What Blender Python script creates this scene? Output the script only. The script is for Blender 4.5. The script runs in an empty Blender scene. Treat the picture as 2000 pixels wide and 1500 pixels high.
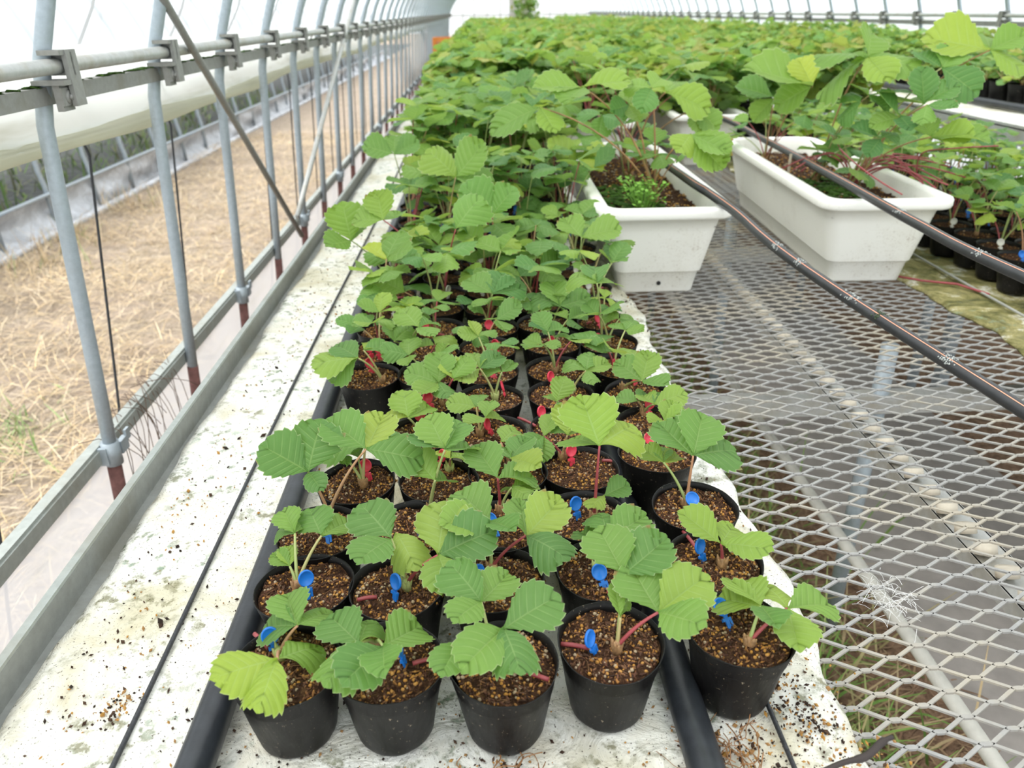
import bpy, math, random
import numpy as np
from mathutils import Vector, Matrix
random.seed(7); RNG = np.random.default_rng(7)
S = bpy.context.scene
C = S.collection

# ------------------------------------------------------------------ camera
F_PX, EYE, ROLL, YAW, PITCH = 1500.0, 1.35, 0.0152, 0.035318, 0.452374
FW = Vector((math.sin(YAW)*math.cos(PITCH), math.cos(YAW)*math.cos(PITCH), -math.sin(PITCH)))
_rt = Vector((math.cos(YAW), -math.sin(YAW), 0)); _dn = FW.cross(_rt)
RT = _rt*math.cos(ROLL) + _dn*math.sin(ROLL); DN = -_rt*math.sin(ROLL) + _dn*math.cos(ROLL)
ORG = Vector((0, 0, EYE))
cam_d = bpy.data.cameras.new('camera'); cam = bpy.data.objects.new('camera', cam_d); C.objects.link(cam)
cam_d.sensor_width = 36; cam_d.lens = 27.0; cam_d.clip_start = .02; cam_d.clip_end = 200
M = Matrix((RT, -DN, -FW)).transposed().to_4x4(); M.translation = ORG; cam.matrix_world = M
cam_d.dof.use_dof = True; cam_d.dof.focus_distance = 0.80; cam_d.dof.aperture_fstop = 7.5
S.camera = cam
# ------------------------------------------------------------------ light
W = bpy.data.worlds.new('overcast_sky'); S.world = W; W.use_nodes = True
_n = W.node_tree.nodes; _l = W.node_tree.links; _n.clear()
_o = _n.new('ShaderNodeOutputWorld'); _b = _n.new('ShaderNodeBackground')
_g = _n.new('ShaderNodeTexCoord'); _s = _n.new('ShaderNodeSeparateXYZ'); _r = _n.new('ShaderNodeValToRGB')
_l.new(_g.outputs['Generated'], _s.inputs[0]); _l.new(_s.outputs['Z'], _r.inputs[0])
_r.color_ramp.elements[0].position = 0.0; _r.color_ramp.elements[0].color = (.80, .86, .90, 1)
_r.color_ramp.elements[1].position = 0.8; _r.color_ramp.elements[1].color = (.96, .98, 1, 1)
_l.new(_r.outputs[0], _b.inputs[0]); _b.inputs[1].default_value = 1.9
_l.new(_b.outputs[0], _o.inputs[0])
sun_d = bpy.data.lights.new('sun', 'SUN'); sun = bpy.data.objects.new('sun', sun_d); C.objects.link(sun)
sun_d.energy = 1.9; sun_d.angle = math.radians(28); sun_d.color = (1, .97, .91)
sun.rotation_euler = Vector((0.60, 0.10, -1.05)).to_track_quat('-Z', 'Y').to_euler()
S.view_settings.view_transform = 'Standard'; S.view_settings.look = 'None'
S.view_settings.exposure = 0.22; S.view_settings.gamma = 1.0; S.view_settings.use_curve_mapping = False
S.cycles.transparent_max_bounces = 24

# ------------------------------------------------------------------ helpers
def ray(px, py): return (FW + RT*((px-1000)/F_PX) + DN*((py-750)/F_PX))
def atz(px, py, z): v = ray(px, py); return ORG + v*((z-EYE)/v.z)
def aty(px, py, y): v = ray(px, py); return ORG + v*(y/v.y)
def atx(px, py, x): v = ray(px, py); return ORG + v*(x/v.x)
def atl(px, py, c, L):
    """point on the sight line at distance L from c"""
    v = ray(px, py).normalized(); t0 = (c-ORG).dot(v); p0 = ORG + v*t0; d = (p0-c).length
    if d >= L*.985: return p0
    h = math.sqrt(L*L-d*d)
    a, b = p0+v*h, p0-v*h
    pc = project(c)
    return a if py < pc[1] else b
def project(p):
    q = Vector(p)-ORG; z = q.dot(FW); return (1000+F_PX*q.dot(RT)/z, 750+F_PX*q.dot(DN)/z, z)

def tag(o, label=None, cat=None, group=None, kind=None):
    if label: o['label'] = label
    if cat: o['category'] = cat
    if group: o['group'] = group
    if kind: o['kind'] = kind
    return o
def empty(name, loc=(0, 0, 0), rz=0):
    o = bpy.data.objects.new(name, None); C.objects.link(o); o.location = loc; o.rotation_euler = (0, 0, rz)
    o.empty_display_size = .02; return o
def link(name, me, parent=None, loc=None, mat=None):
    o = bpy.data.objects.new(name, me); C.objects.link(o)
    if parent: o.parent = parent
    if loc is not None: o.location = loc
    if mat is not None: o.matrix_local = mat
    return o
class MB:
    def __init__(s): s.v = []; s.f = []; s.m = []; s.sm = []; s.uv = {}; s.c = []
    def add(s, verts, faces, mi=0, smooth=True, uvs=None, col=None):
        b = len(s.v); s.v += [tuple(p) for p in verts]
        for f in faces:
            s.f.append(tuple(i+b for i in f)); s.m.append(mi); s.sm.append(smooth)
        if uvs is not None:
            for i, u in enumerate(uvs): s.uv[b+i] = u
        s.c += [col if col else (1, 1, 1)]*len(verts)
    def mesh(s, name, mats, color=False):
        me = bpy.data.meshes.new(name); me.from_pydata(s.v, [], s.f)
        for m in (mats if isinstance(mats, (list, tuple)) else [mats]): me.materials.append(m)
        me.polygons.foreach_set('material_index', s.m); me.polygons.foreach_set('use_smooth', s.sm)
        if s.uv:
            ul = me.uv_layers.new(name='UVMap'); li = np.zeros(len(me.loops), dtype=np.int32); me.loops.foreach_get('vertex_index', li)
            arr = np.zeros((len(s.v), 2)); 
            for k, u in s.uv.items(): arr[k] = u
            ul.data.foreach_set('uv', arr[li].ravel())
        if color:
            a = me.color_attributes.new('tint', 'FLOAT_COLOR', 'POINT')
            cc = np.ones((len(s.v), 4)); cc[:, :3] = np.array(s.c); a.data.foreach_set('color', cc.ravel())
        me.update(); return me
    def obj(s, name, mats, parent=None, color=False, loc=None): return link(name, s.mesh(name, mats, color), parent, loc)
def box(mb, x0, x1, y0, y1, z0, z1, mi=0, M_=None, bev=0):
    vs = [Vector((x, y, z)) for z in (z0, z1) for y in (y0, y1) for x in (x0, x1)]
    if M_ is not None: vs = [M_ @ v for v in vs]
    mb.add(vs, [(0, 2, 3, 1), (4, 5, 7, 6), (0, 1, 5, 4), (2, 6, 7, 3), (0, 4, 6, 2), (1, 3, 7, 5)], mi, False)
def frame_dir(d):
    d = d.normalized(); a = Vector((0, 0, 1)) if abs(d.z) < .9 else Vector((1, 0, 0))
    x = d.cross(a).normalized(); return x, d.cross(x).normalized()
def tube(mb, pts, r, n=8, mi=0, caps=True, col=None):
    pts = [Vector(p) for p in pts]; rs = r if isinstance(r, (list, tuple)) else [r]*len(pts)
    vs = []; x = None
    for i, p in enumerate(pts):
        d = (pts[min(i+1, len(pts)-1)]-pts[max(i-1, 0)])
        if d.length < 1e-9: d = Vector((0, 0, 1))
        d.normalize()
        if x is None: x, y = frame_dir(d)
        else:
            x = (x-d*x.dot(d)).normalized(); y = d.cross(x)
        for k in range(n):
            a = 2*math.pi*k/n; vs.append(p+(x*math.cos(a)+y*math.sin(a))*rs[i])
    fs = [(i*n+k, i*n+(k+1) % n, (i+1)*n+(k+1) % n, (i+1)*n+k) for i in range(len(pts)-1) for k in range(n)]
    if caps: fs += [tuple(range(n))[::-1], tuple((len(pts)-1)*n+k for k in range(n))]
    mb.add(vs, fs, mi, True, None, col)
def bez(p0, p1, p2, n=8):
    p0, p1, p2 = Vector(p0), Vector(p1), Vector(p2)
    return [p0*(1-t)**2+p1*2*t*(1-t)+p2*t*t for t in [i/n for i in range(n+1)]]
def catmull(P, n=6):
    P = [Vector(p) for p in P]; out = []
    for i in range(len(P)-1):
        a, b, c, d = P[max(i-1, 0)], P[i], P[i+1], P[min(i+2, len(P)-1)]
        for k in range(n):
            t = k/n; out.append(.5*((2*b)+(c-a)*t+(2*a-5*b+4*c-d)*t*t+(3*b-a-3*c+d)*t**3))
    out.append(P[-1]); return out
def lathe(mb, prof, n=40, mi=0, wob=None):
    vs = []
    for (r, z) in prof:
        for k in range(n):
            a = 2*math.pi*k/n; rr = r*(1+(wob(a, z) if wob else 0)); vs.append((rr*math.cos(a), rr*math.sin(a), z))
    fs = [(i*n+k, i*n+(k+1) % n, (i+1)*n+(k+1) % n, (i+1)*n+k) for i in range(len(prof)-1) for k in range(n)]
    mb.add(vs, fs, mi)
_ico = None
def ico():
    t = (1+5**.5)/2; v = [(-1, t, 0), (1, t, 0), (-1, -t, 0), (1, -t, 0), (0, -1, t), (0, 1, t), (0, -1, -t), (0, 1, -t), (t, 0, -1), (t, 0, 1), (-t, 0, -1), (-t, 0, 1)]
    f = [(0, 11, 5), (0, 5, 1), (0, 1, 7), (0, 7, 10), (0, 10, 11), (1, 5, 9), (5, 11, 4), (11, 10, 2), (10, 7, 6), (7, 1, 8), (3, 9, 4), (3, 4, 2), (3, 2, 6), (3, 6, 8), (3, 8, 9), (4, 9, 5), (2, 4, 11), (6, 2, 10), (8, 6, 7), (9, 8, 1)]
    return np.array(v)/1.902, np.array(f)
ICO_V, ICO_F = ico()
OCT_V = np.array([(1, 0, 0), (-1, 0, 0), (0, 1, 0), (0, -1, 0), (0, 0, 1), (0, 0, -1)], float)
OCT_F = np.array([(0, 2, 4), (2, 1, 4), (1, 3, 4), (3, 0, 4), (2, 0, 5), (1, 2, 5), (3, 1, 5), (0, 3, 5)])
def rand_rot(n):
    q = RNG.normal(size=(n, 4)); q /= np.linalg.norm(q, axis=1)[:, None]; w, x, y, z = q.T
    return np.stack([1-2*(y*y+z*z), 2*(x*y-z*w), 2*(x*z+y*w), 2*(x*y+z*w), 1-2*(x*x+z*z), 2*(y*z-x*w), 2*(x*z-y*w), 2*(y*z+x*w), 1-2*(x*x+y*y)], 1).reshape(n, 3, 3)
def mass(name, verts, faces, mat, cols=None, smooth=True, uv=None, mats=None, midx=None):
    """fast mesh from numpy arrays (all faces the same size)"""
    me = bpy.data.meshes.new(name); k = faces.shape[1]
    me.vertices.add(len(verts)); me.vertices.foreach_set('co', np.asarray(verts, np.float32).ravel())
    me.loops.add(faces.size); me.loops.foreach_set('vertex_index', faces.astype(np.int32).ravel())
    me.polygons.add(len(faces)); me.polygons.foreach_set('loop_start', np.arange(len(faces), dtype=np.int32)*k)
    me.polygons.foreach_set('loop_total', np.full(len(faces), k, np.int32))
    for m in (mats or [mat]): me.materials.append(m)
    if midx is not None: me.polygons.foreach_set('material_index', midx.astype(np.int32))
    me.polygons.foreach_set('use_smooth', np.full(len(faces), smooth))
    if cols is not None:
        a = me.color_attributes.new('tint', 'FLOAT_COLOR', 'POINT'); cc = np.ones((len(verts), 4), np.float32); cc[:, :3] = cols; a.data.foreach_set('color', cc.ravel())
    if uv is not None:
        ul = me.uv_layers.new(name='UVMap'); ul.data.foreach_set('uv', uv[faces.ravel()].astype(np.float32).ravel())
    me.update(calc_edges=True); me.validate(); return me
def scatter(base_v, base_f, pos, rot, scl, cols):
    """instances merged: pos n,3  rot n,3,3  scl n,3"""
    n = len(pos); V = np.einsum('nij,nkj->nki', rot, base_v[None]*scl[:, None, :])+pos[:, None, :]
    Fc = base_f[None]+(np.arange(n)*len(base_v))[:, None, None]
    return V.reshape(-1, 3), Fc.reshape(-1, base_f.shape[1]), np.repeat(cols, len(base_v), 0)

# ------------------------------------------------------------------ materials
class Mat:
    def __init__(s, name):
        s.m = bpy.data.materials.new(name); s.m.use_nodes = True; s.t = s.m.node_tree; s.n = s.t.nodes; s.b = s.n['Principled BSDF']; s.o = s.n['Material Output']
    def node(s, ty, **kw):
        x = s.n.new(ty)
        for k, v in kw.items(): setattr(x, k, v)
        return x
    def l(s, a, b): s.t.links.new(a, b)
    def coord(s, kind='Object', scale=(1, 1, 1)):
        tc = s.node('ShaderNodeTexCoord'); mp = s.node('ShaderNodeMapping'); mp.inputs['Scale'].default_value = scale
        s.l(tc.outputs[kind], mp.inputs[0]); return mp.outputs[0]
    def noise(s, vec, scale, detail=4, rough=.55, dist=0):
        n = s.node('ShaderNodeTexNoise'); n.inputs['Scale'].default_value = scale; n.inputs['Detail'].default_value = detail
        n.inputs['Roughness'].default_value = rough; n.inputs['Distortion'].default_value = dist; s.l(vec, n.inputs['Vector']); return n.outputs['Fac']
    def ramp(s, fac, stops, interp='LINEAR'):
        r = s.node('ShaderNodeValToRGB'); e = r.color_ramp.elements; r.color_ramp.interpolation = interp
        while len(e) < len(stops): e.new(.5)
        for i, (p, c) in enumerate(stops):
            e[i].position = p; e[i].color = (c, c, c, 1) if isinstance(c, (int, float)) else (*c, 1)
        s.l(fac, r.inputs[0]); return r.outputs[0]
    def mix(s, fac, a, b, mode='MIX'):
        m = s.node('ShaderNodeMix', data_type='RGBA', blend_type=mode)
        for sock, val in ((m.inputs[0], fac), (m.inputs[6], a), (m.inputs[7], b)):
            if isinstance(val, (int, float)): sock.default_value = val
            elif isinstance(val, tuple): sock.default_value = (*val, 1)
            else: s.l(val, sock)
        return m.outputs[2]
    def math(s, op, a, b=None, clamp=False):
        m = s.node('ShaderNodeMath', operation=op, use_clamp=clamp)
        for i, v in enumerate((a, b)):
            if v is None: continue
            if isinstance(v, (int, float)): m.inputs[i].default_value = v
            else: s.l(v, m.inputs[i])
        return m.outputs[0]
    def color(s, c):
        if isinstance(c, tuple): s.b.inputs['Base Color'].default_value = (*c, 1)
        else: s.l(c, s.b.inputs['Base Color'])
        return s
    def set(s, rough=.5, metal=0, spec=.5):
        s.b.inputs['Roughness'].default_value = rough; s.b.inputs['Metallic'].default_value = metal; s.b.inputs['Specular IOR Level'].default_value = spec; return s
    def bump(s, h, strength=.3, dist=.002):
        b = s.node('ShaderNodeBump'); b.inputs['Strength'].default_value = strength; b.inputs['Distance'].default_value = dist
        s.l(h, b.inputs['Height']); s.l(b.outputs[0], s.b.inputs['Normal']); return s

def simple(name, c, rough=.5, metal=0, var=.12, scale=30, bump=.15, spec=.5, dist=.001):
    m = Mat(name); v = m.coord(); n = m.noise(v, scale)
    lo = tuple(max(0, x*(1-var)) for x in c); hi = tuple(min(1, x*(1+var)) for x in c)
    m.color(m.ramp(n, [(.3, lo), (.7, hi)])).set(rough, metal, spec)
    if bump: m.bump(m.noise(v, scale*3), bump, dist)
    return m.m

def leaf_material(name, attr):
    m = Mat(name)
    if attr:
        a = m.node('ShaderNodeAttribute', attribute_name='tint'); base = a.outputs['Color']
    else:
        oi = m.node('ShaderNodeObjectInfo'); g = m.ramp(oi.outputs['Random'], [(0, (.125, .265, .070)), (.35, (.170, .330, .076)), (.7, (.225, .385, .080)), (.93, (.29, .43, .08)), (1, (.37, .48, .09))])
        base = m.mix(1.0, g, oi.outputs['Color'], 'MULTIPLY')
    uv = m.node('ShaderNodeUVMap'); sp = m.node('ShaderNodeSeparateXYZ'); m.l(uv.outputs[0], sp.inputs[0])
    t = m.math('ABSOLUTE', sp.outputs['X']); v = sp.outputs['Y']
    ph = m.math('ABSOLUTE', m.math('SUBTRACT', m.math('FRACT', v), .5))        # 0 at vein centre
    vein = m.math('MULTIPLY', m.ramp(ph, [(0.015, 1), (.085, 0)]), m.ramp(t, [(.45, 1), (.95, .1)]))
    mid = m.ramp(t, [(.012, 1), (.05, 0)])
    vm = m.math('MAXIMUM', vein, mid)
    n = m.noise(m.coord('Object'), 9, 3)
    base = m.mix(m.math('MULTIPLY', n, .35), base, m.mix(1.0, base, (.55, .62, .5), 'MULTIPLY'))
    base = m.mix(m.math('MULTIPLY', vm, .30), base, (.42, .58, .24))
    edge = m.ramp(t, [(.955, 0), (1.0, 1)])
    base = m.mix(m.math('MULTIPLY', edge, .55), base, (.55, .62, .36))
    bn = m.noise(m.coord('Object'), 2.6, 2)
    brown = m.math('MULTIPLY', m.math('MULTIPLY', m.ramp(t, [(.80, 0), (.93, 1)]), m.ramp(bn, [(.60, 0), (.66, 1)])), .75)
    base = m.mix(brown, base, (.30, .15, .06))
    geo = m.node('ShaderNodeNewGeometry')
    base = m.mix(m.math('MULTIPLY', geo.outputs['Backfacing'], .40), base, (.34, .47, .24))
    m.color(base).set(.5, 0, .35)
    m.bump(m.math('SUBTRACT', m.ramp(ph, [(0, 0), (.16, .8), (.5, 1)]), m.math('MULTIPLY', mid, .6)), .22, .01)
    tr = m.node('ShaderNodeBsdfTranslucent'); m.l(m.mix(1.0, base, (1.25, 1.2, .60), 'MULTIPLY'), tr.inputs[0])
    mx = m.node('ShaderNodeMixShader'); mx.inputs[0].default_value = .42
    m.l(m.b.outputs[0], mx.inputs[1]); m.l(tr.outputs[0], mx.inputs[2]); m.l(mx.outputs[0], m.o.inputs[0])
    return m.m
LEAF = leaf_material('strawberry_leaf', False); LEAF_T = leaf_material('strawberry_leaf_mass', True)
def tint_mat(name, rough=.8, trans=0):
    m = Mat(name); a = m.node('ShaderNodeAttribute', attribute_name='tint'); n = m.noise(m.coord(), 300, 2)
    c = m.mix(m.math('MULTIPLY', n, .5), a.outputs['Color'], m.mix(1.0, a.outputs['Color'], (.5, .5, .5), 'MULTIPLY'))
    m.color(c).set(rough, 0, .3)
    return m.m
GRAIN = tint_mat('soil_grains', .85); BLADE = tint_mat('dry_grass_blades', .7)
def petiole_material():
    m = Mat('petiole'); oi = m.node('ShaderNodeObjectInfo'); n = m.noise(m.coord(), 40, 2)
    c1 = m.ramp(oi.outputs['Random'], [(0, (.26, .34, .10)), (.5, (.33, .36, .12)), (.72, (.38, .27, .11)), (1, (.42, .15, .09))])
    m.color(m.mix(m.math('MULTIPLY', n, .3), c1, (.5, .5, .25))).set(.5); m.bump(m.noise(m.coord('Object', (1, 1, .2)), 900, 2), .3, .0005)
    return m.m
PET = petiole_material()
PET_RED = simple('red_runner', (.30, .055, .06), .45, 0, .25, 60, .1)
PET_M = simple('mother_petiole', (.40, .22, .10), .5, 0, .35, 30, .1)
PET_G = simple('petiole_in_masses', (.38, .22, .10), .6, 0, .3, 60, .1)
CROWN = simple('crown_skin', (.35, .20, .09), .6, 0, .4, 200, .3)
CROWN_G = simple('crown_green', (.42, .46, .17), .55, 0, .2, 120, .2)
def pot_material():
    m = Mat('black_pot_film'); v = m.coord(); d = m.noise(v, 260, 3, .7)
    n2 = m.noise(v, 25, 3)
    c = m.ramp(n2, [(.3, (.004, .0036, .0036)), (.7, (.010, .009, .009))])
    c = m.mix(m.ramp(d, [(.655, 0), (.72, 1)]), c, (.26, .21, .15))
    m.color(c); m.l(m.ramp(n2, [(.3, .36), (.7, .52)]), m.b.inputs['Roughness']); m.b.inputs['Specular IOR Level'].default_value = .27
    m.bump(m.noise(m.coord('Object', (1, 1, .25)), 60, 3), .35, .003); return m.m
POT = pot_material()
def soil_material():
    m = Mat('potting_soil'); v = m.coord(); n = m.noise(v, 300, 5, .7)
    m.color(m.ramp(n, [(.3, (.018, .008, .005)), (.5, (.060, .026, .013)), (.62, (.12, .06, .026)), (.72, (.26, .16, .07))])).set(.95, 0, .2)
    m.bump(n, 1, .004); return m.m
SOIL = soil_material()
def sheet_material(name, moss):
    m = Mat(name); v = m.coord(); n1 = m.noise(v, 5, 5, .6, .6); n2 = m.noise(v, 16, 5, .6, .4); n3 = m.noise(v, 420, 3, .6); n4 = m.noise(v, 55, 4, .7)
    w = m.node('ShaderNodeTexVoronoi'); w.inputs['Scale'].default_value = 130; m.l(v, w.inputs['Vector'])
    c = m.ramp(n2, [(.32, (.74, .70, .58)), (.55, (.86, .86, .80))])
    if moss: c = m.ramp(m.noise(v, 11, 6, .72, .5), [(.36, (.045, .05, .02)), (.46, (.16, .15, .05)), (.56, (.34, .30, .13)), (.64, (.74, .72, .62))])
    if not moss: c = m.mix(m.ramp(n1, [(.47-.16*moss, 0), (.66-.18*moss, .62+.36*moss)]), c, (.44, .38, .19) if not moss else (.17, .155, .055))
    c = m.mix(m.math('MULTIPLY', m.ramp(n4, [(.50-.06*moss, 0), (.62, .8)]), m.ramp(n2, [(.44, 0), (.58, 1)])), c, (.18, .17, .08))
    c = m.mix(m.math('MULTIPLY', m.ramp(n4, [(.56, 0), (.66, .6)]), m.ramp(n1, [(.40, 1), (.5, 0)])), c, (.22, .34, .25))
    c = m.mix(m.math('MULTIPLY', m.ramp(n3, [(.63, 0), (.67, 1)]), .85), c, (.06, .035, .02))
    m.color(c).set(.8, 0, .25)
    m.bump(m.noise(v, 24, 5, .62, .8), .8, .010); return m.m
SHEET = sheet_material('white_fleece', 0.0); SHEET_MOSS = sheet_material('mossy_fleece', 1.0)
def steel_material(name, c, rough=.5, metal=.35, stain=(.34, .30, .22), amt=.6, scale=14):
    m = Mat(name); v = m.coord(); n = m.noise(v, scale, 5, .65); n2 = m.noise(v, 90, 4, .6)
    b = m.ramp(n2, [(.3, tuple(x*.82 for x in c)), (.7, c)])
    m.color(m.mix(m.ramp(n, [(.48, 0), (.66, amt)]), b, stain)).set(rough, metal); m.bump(n2, .25, .001); return m.m
GALV = steel_material('galvanised_tube', (.50, .51, .49)); GALV_D = steel_material('galvanised_clamp', (.30, .30, .28), .6, .3, (.2, .19, .15))
GALV_B = steel_material('blue_grey_tube', (.40, .46, .50), .45, .25, (.33, .36, .36), .3)
ALU = steel_material('bench_rail_steel', (.30, .31, .29), .6, .25, (.20, .19, .15), .6, 8)
ALU_L = steel_material('bench_rail_lip', (.42, .45, .42), .55, .25, (.30, .28, .22), .5, 10)
MESHM = steel_material('galvanised_expanded_metal', (.34, .335, .32), .65, .2, (.42, .37, .28), .8, 5)
RUST = simple('rusted_foot', (.17, .075, .065), .8, 0, .35, 60, .5)
HOSE = simple('black_hose', (.028, .029, .031), .40, 0, .25, 40, .15)
PIPE = simple('black_pipe', (.022, .025, .030), .42, 0, .3, 60, .25)
HOSE_ST = simple('hose_stripe', (.75, .33, .20), .5, 0, .08, 60, 0)
HOSE_DIRT = simple('hose_dirt', (.38, .40, .38), .9, 0, .4, 400, .5)
HOSE_MOSS = simple('hose_moss', (.06, .085, .045), .9, 0, .5, 300, .6)
CORD = simple('black_cord', (.030, .032, .036), .5, 0, .5, 300, .4)
def planter_material():
    m = Mat('white_planter_plastic'); v = m.coord(); n = m.noise(v, 9, 5, .65); n2 = m.noise(v, 220, 3, .7)
    c = m.mix(m.math('MULTIPLY', m.ramp(n2, [(.56, 0), (.68, .9)]), m.ramp(n, [(.5, 0), (.72, 1)])), (.88, .87, .81), (.42, .36, .29))
    c = m.mix(m.ramp(n, [(.55, 0), (.85, .35)]), c, (.62, .58, .48))
    m.color(c).set(.42, 0, .45); m.bump(n2, .05, .001); return m.m
PLANT = planter_material()
MOSS = simple('moss', (.055, .13, .012), .9, 0, .5, 120, 1, .3, .006)
BLUE = simple('blue_plastic', (.012, .17, .62), .38, 0, .12, 60, .05)
PINK = simple('pink_plastic', (.72, .045, .085), .38, 0, .12, 60, .05)
WHITE_P = simple('ivory_plastic', (.62, .60, .53), .45, 0, .12, 60, .1)
WOOD = simple('grey_stick', (.55, .47, .36), .8, 0, .2, 80, .4)
ORANGE = simple('orange_crate_plastic', (.75, .26, .05), .5, 0, .1, 20, .05)
ROOTM = simple('root_fibre', (.30, .15, .06), .8, 0, .4, 100, .2)
def film_material(name, transp, tint=(.93, .95, .95), stain=0):
    m = Mat(name); v = m.coord(); n = m.noise(v, 3.5, 5, .6, .5)
    ns = m.noise(m.coord('Object', (1, .12, 1)), 14, 4, .6)
    c = m.ramp(n, [(.3, tuple(x*.95 for x in tint)), (.7, tint)])
    if stain: c = m.mix(m.ramp(ns, [(.52, 0), (.75, stain)]), c, (.48, .48, .34))
    d = m.node('ShaderNodeBsdfDiffuse'); t = m.node('ShaderNodeBsdfTranslucent'); tp = m.node('ShaderNodeBsdfTransparent')
    m.l(c, d.inputs[0]); m.l(c, t.inputs[0]); tp.inputs[0].default_value = (.97, .98, .98, 1)
    a = m.node('ShaderNodeMixShader'); a.inputs[0].default_value = .68; m.l(d.outputs[0], a.inputs[1]); m.l(t.outputs[0], a.inputs[2])
    g = m.node('ShaderNodeBsdfGlossy'); g.inputs['Roughness'].default_value = .25; g2 = m.node('ShaderNodeMixShader'); g2.inputs[0].default_value = .05
    m.l(a.outputs[0], g2.inputs[1]); m.l(g.outputs[0], g2.inputs[2])
    b = m.node('ShaderNodeMixShader'); b.inputs[0].default_value = transp
    m.l(g2.outputs[0], b.inputs[1]); m.l(tp.outputs[0], b.inputs[2]); m.l(b.outputs[0], m.o.inputs[0]); return m.m
FILM = film_material('greenhouse_film', .55); CURT = film_material('rolled_side_film', .10, (.88, .90, .86), .8); SKIRT = film_material('skirt_film', .22, (.82, .81, .83), .2)
ENDF = film_material('end_film', .25, (.9, .91, .92), .1)
SILVER = simple('silver_sheeting', (.55, .57, .60), .45, .15, .25, 7, .8, .5, .03)
def ground_material():
    m = Mat('straw_soil'); v = m.coord(); n = m.noise(v, 2.2, 5, .6); n2 = m.noise(m.coord('Object', (1.4, .5, 1)), 30, 5, .7, 1.2); n3 = m.noise(v, 120, 4, .7)
    c = m.ramp(n2, [(.3, (.22, .17, .12)), (.47, (.48, .39, .30)), (.6, (.66, .55, .43)), (.75, (.78, .67, .50))])
    c = m.mix(m.ramp(n, [(.42, 0), (.6, .6)]), c, (.62, .50, .41))
    c = m.mix(m.math('MULTIPLY', m.ramp(n3, [(.45, 0), (.7, 1)]), .75), c, (.22, .17, .12)); c = m.mix(m.ramp(m.noise(v, 9, 4, .6), [(.5, 0), (.68, .55)]), c, (.36, .29, .20)); m.color(c).set(.95, 0, .2); m.bump(n3, .8, .02); return m.m
GROUND = ground_material()
UNDER = Mat('bare_soil'); _v = UNDER.coord(); _nn = UNDER.noise(_v, 40, 6, .7)
UNDER.color(UNDER.ramp(_nn, [(.3, (.10, .06, .04)), (.55, (.33, .21, .135)), (.72, (.50, .36, .25))])).set(.95, 0, .2); UNDER.bump(_nn, .8, .01); UNDER = UNDER.m
MATM = simple('grey_weed_mat', (.42, .385, .36), .8, 0, .12, 20, .2); SHADE_GND = simple('shade_dark_ground', (.10, .105, .10), .9, 0, .4, 12, .4)  # the dark one has the next tunnel's roof shade put into its colour

# ================================================================== SETTING
YF = 22.0
def plane(name, x0, x1, y0, y1, z, mat, label=None):
    mb = MB(); mb.add([(x0, y0, z), (x1, y0, z), (x1, y1, z), (x0, y1, z)], [(0, 1, 2, 3)], 0, False); o = mb.obj(name, mat); o['kind'] = 'structure'; return o
plane('floor', -.74, 3.2, -1.2, YF+.5, 0, UNDER)
plane('ground', -3.02, -.74, -3, 40, 0, GROUND); plane('ground', -9, -3.02, -3, 40, -.005, SHADE_GND)
plane('ground', -30, 30, YF+.5, 60, -.01, GROUND)
plane('floor', .98, 1.62, -1.0, YF, .006, MATM)

# tunnel hoops -------------------------------------------------------
XL, XR, ZP, ZB = -.673, 2.888, 1.287, 1.10
XC = (XL+XR)/2; RX = (XR-XL)/2+.020; RZ = 1.10
def arch(t, off=0):  # t 0..pi from the right purlin over the top to the left
    return (XC+(RX+off)*math.cos(t), ZB+(RZ+off)*math.sin(t))
def ang(x): return math.acos(max(-1, min(1, (x-XC)/RX)))
def wall_x(z, side=-1, off=0):
    return (XL-.020-off-.063*(ZB-z)) if side < 0 else (XR+.020+off+.063*(ZB-z))
hoop_mb = MB()
pts = [(wall_x(.52), 0, .52), (wall_x(.8), 0, .8), (wall_x(1.0), 0, 1.0)]+[(arch(math.pi-math.pi*i/36)[0], 0, arch(math.pi-math.pi*i/36)[1]) for i in range(37)]+[(wall_x(z, 1), 0, z) for z in (1.0, .8, 0)]
tube(hoop_mb, pts, .0125, 12); hoop_me = hoop_mb.mesh('hoop_tube', GALV_B)
ft = MB(); tube(ft, [(wall_x(0), 0, 0), (wall_x(.25), 0, .25), (wall_x(.573), 0, .573)], .0132, 12); foot_me = ft.mesh('rusted_foot', RUST)
def clamp_mb(s):
    mb = MB(); x = 0
    box(mb, .012*s, .045*s, -.019, .019, .012, .019); box(mb, .040*s, .047*s, -.003, .030, -.062, .019)
    box(mb, .012*s, .047*s, .010, .016, -.018, .016); box(mb, -.004*s, .046*s, -.027, .018, -.030, -.023)
    box(mb, .024*s, .034*s, -.022, .014, -.068, -.026); tube(mb, [(.034*s, -.004, -.048), (.039*s, -.004, -.048)], .010, 12)
    tube(mb, [(.038*s, -.004, -.048), (.043*s, -.004, -.048)], .0045, 6); box(mb, .034*s, .037*s, -.022, .012, -.060, -.034)
    return mb
clamp_l = clamp_mb(1).mesh('clamp', GALV_D); clamp_r = clamp_mb(-1).mesh('clamp', GALV_D)
lc = MB()
tube(lc, [(0, 0, -.026), (0, 0, .022)], .0165, 12); box(lc, .006, .016, .012, .040, -.012, .014); box(lc, -.034, .0, -.02, -.012, -.02, .016); box(lc, .012, .017, .036, .052, .004, .026)
lowclamp_me = lc.mesh('rail_clamp', GALV_B)
ORD = ['first', 'second', 'third', 'fourth', 'fifth', 'sixth', 'seventh', 'eighth', 'ninth', 'tenth', 'eleventh', 'twelfth', 'thirteenth', 'fourteenth', 'fifteenth', 'sixteenth', 'seventeenth', 'eighteenth', 'nineteenth', 'twentieth']
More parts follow.
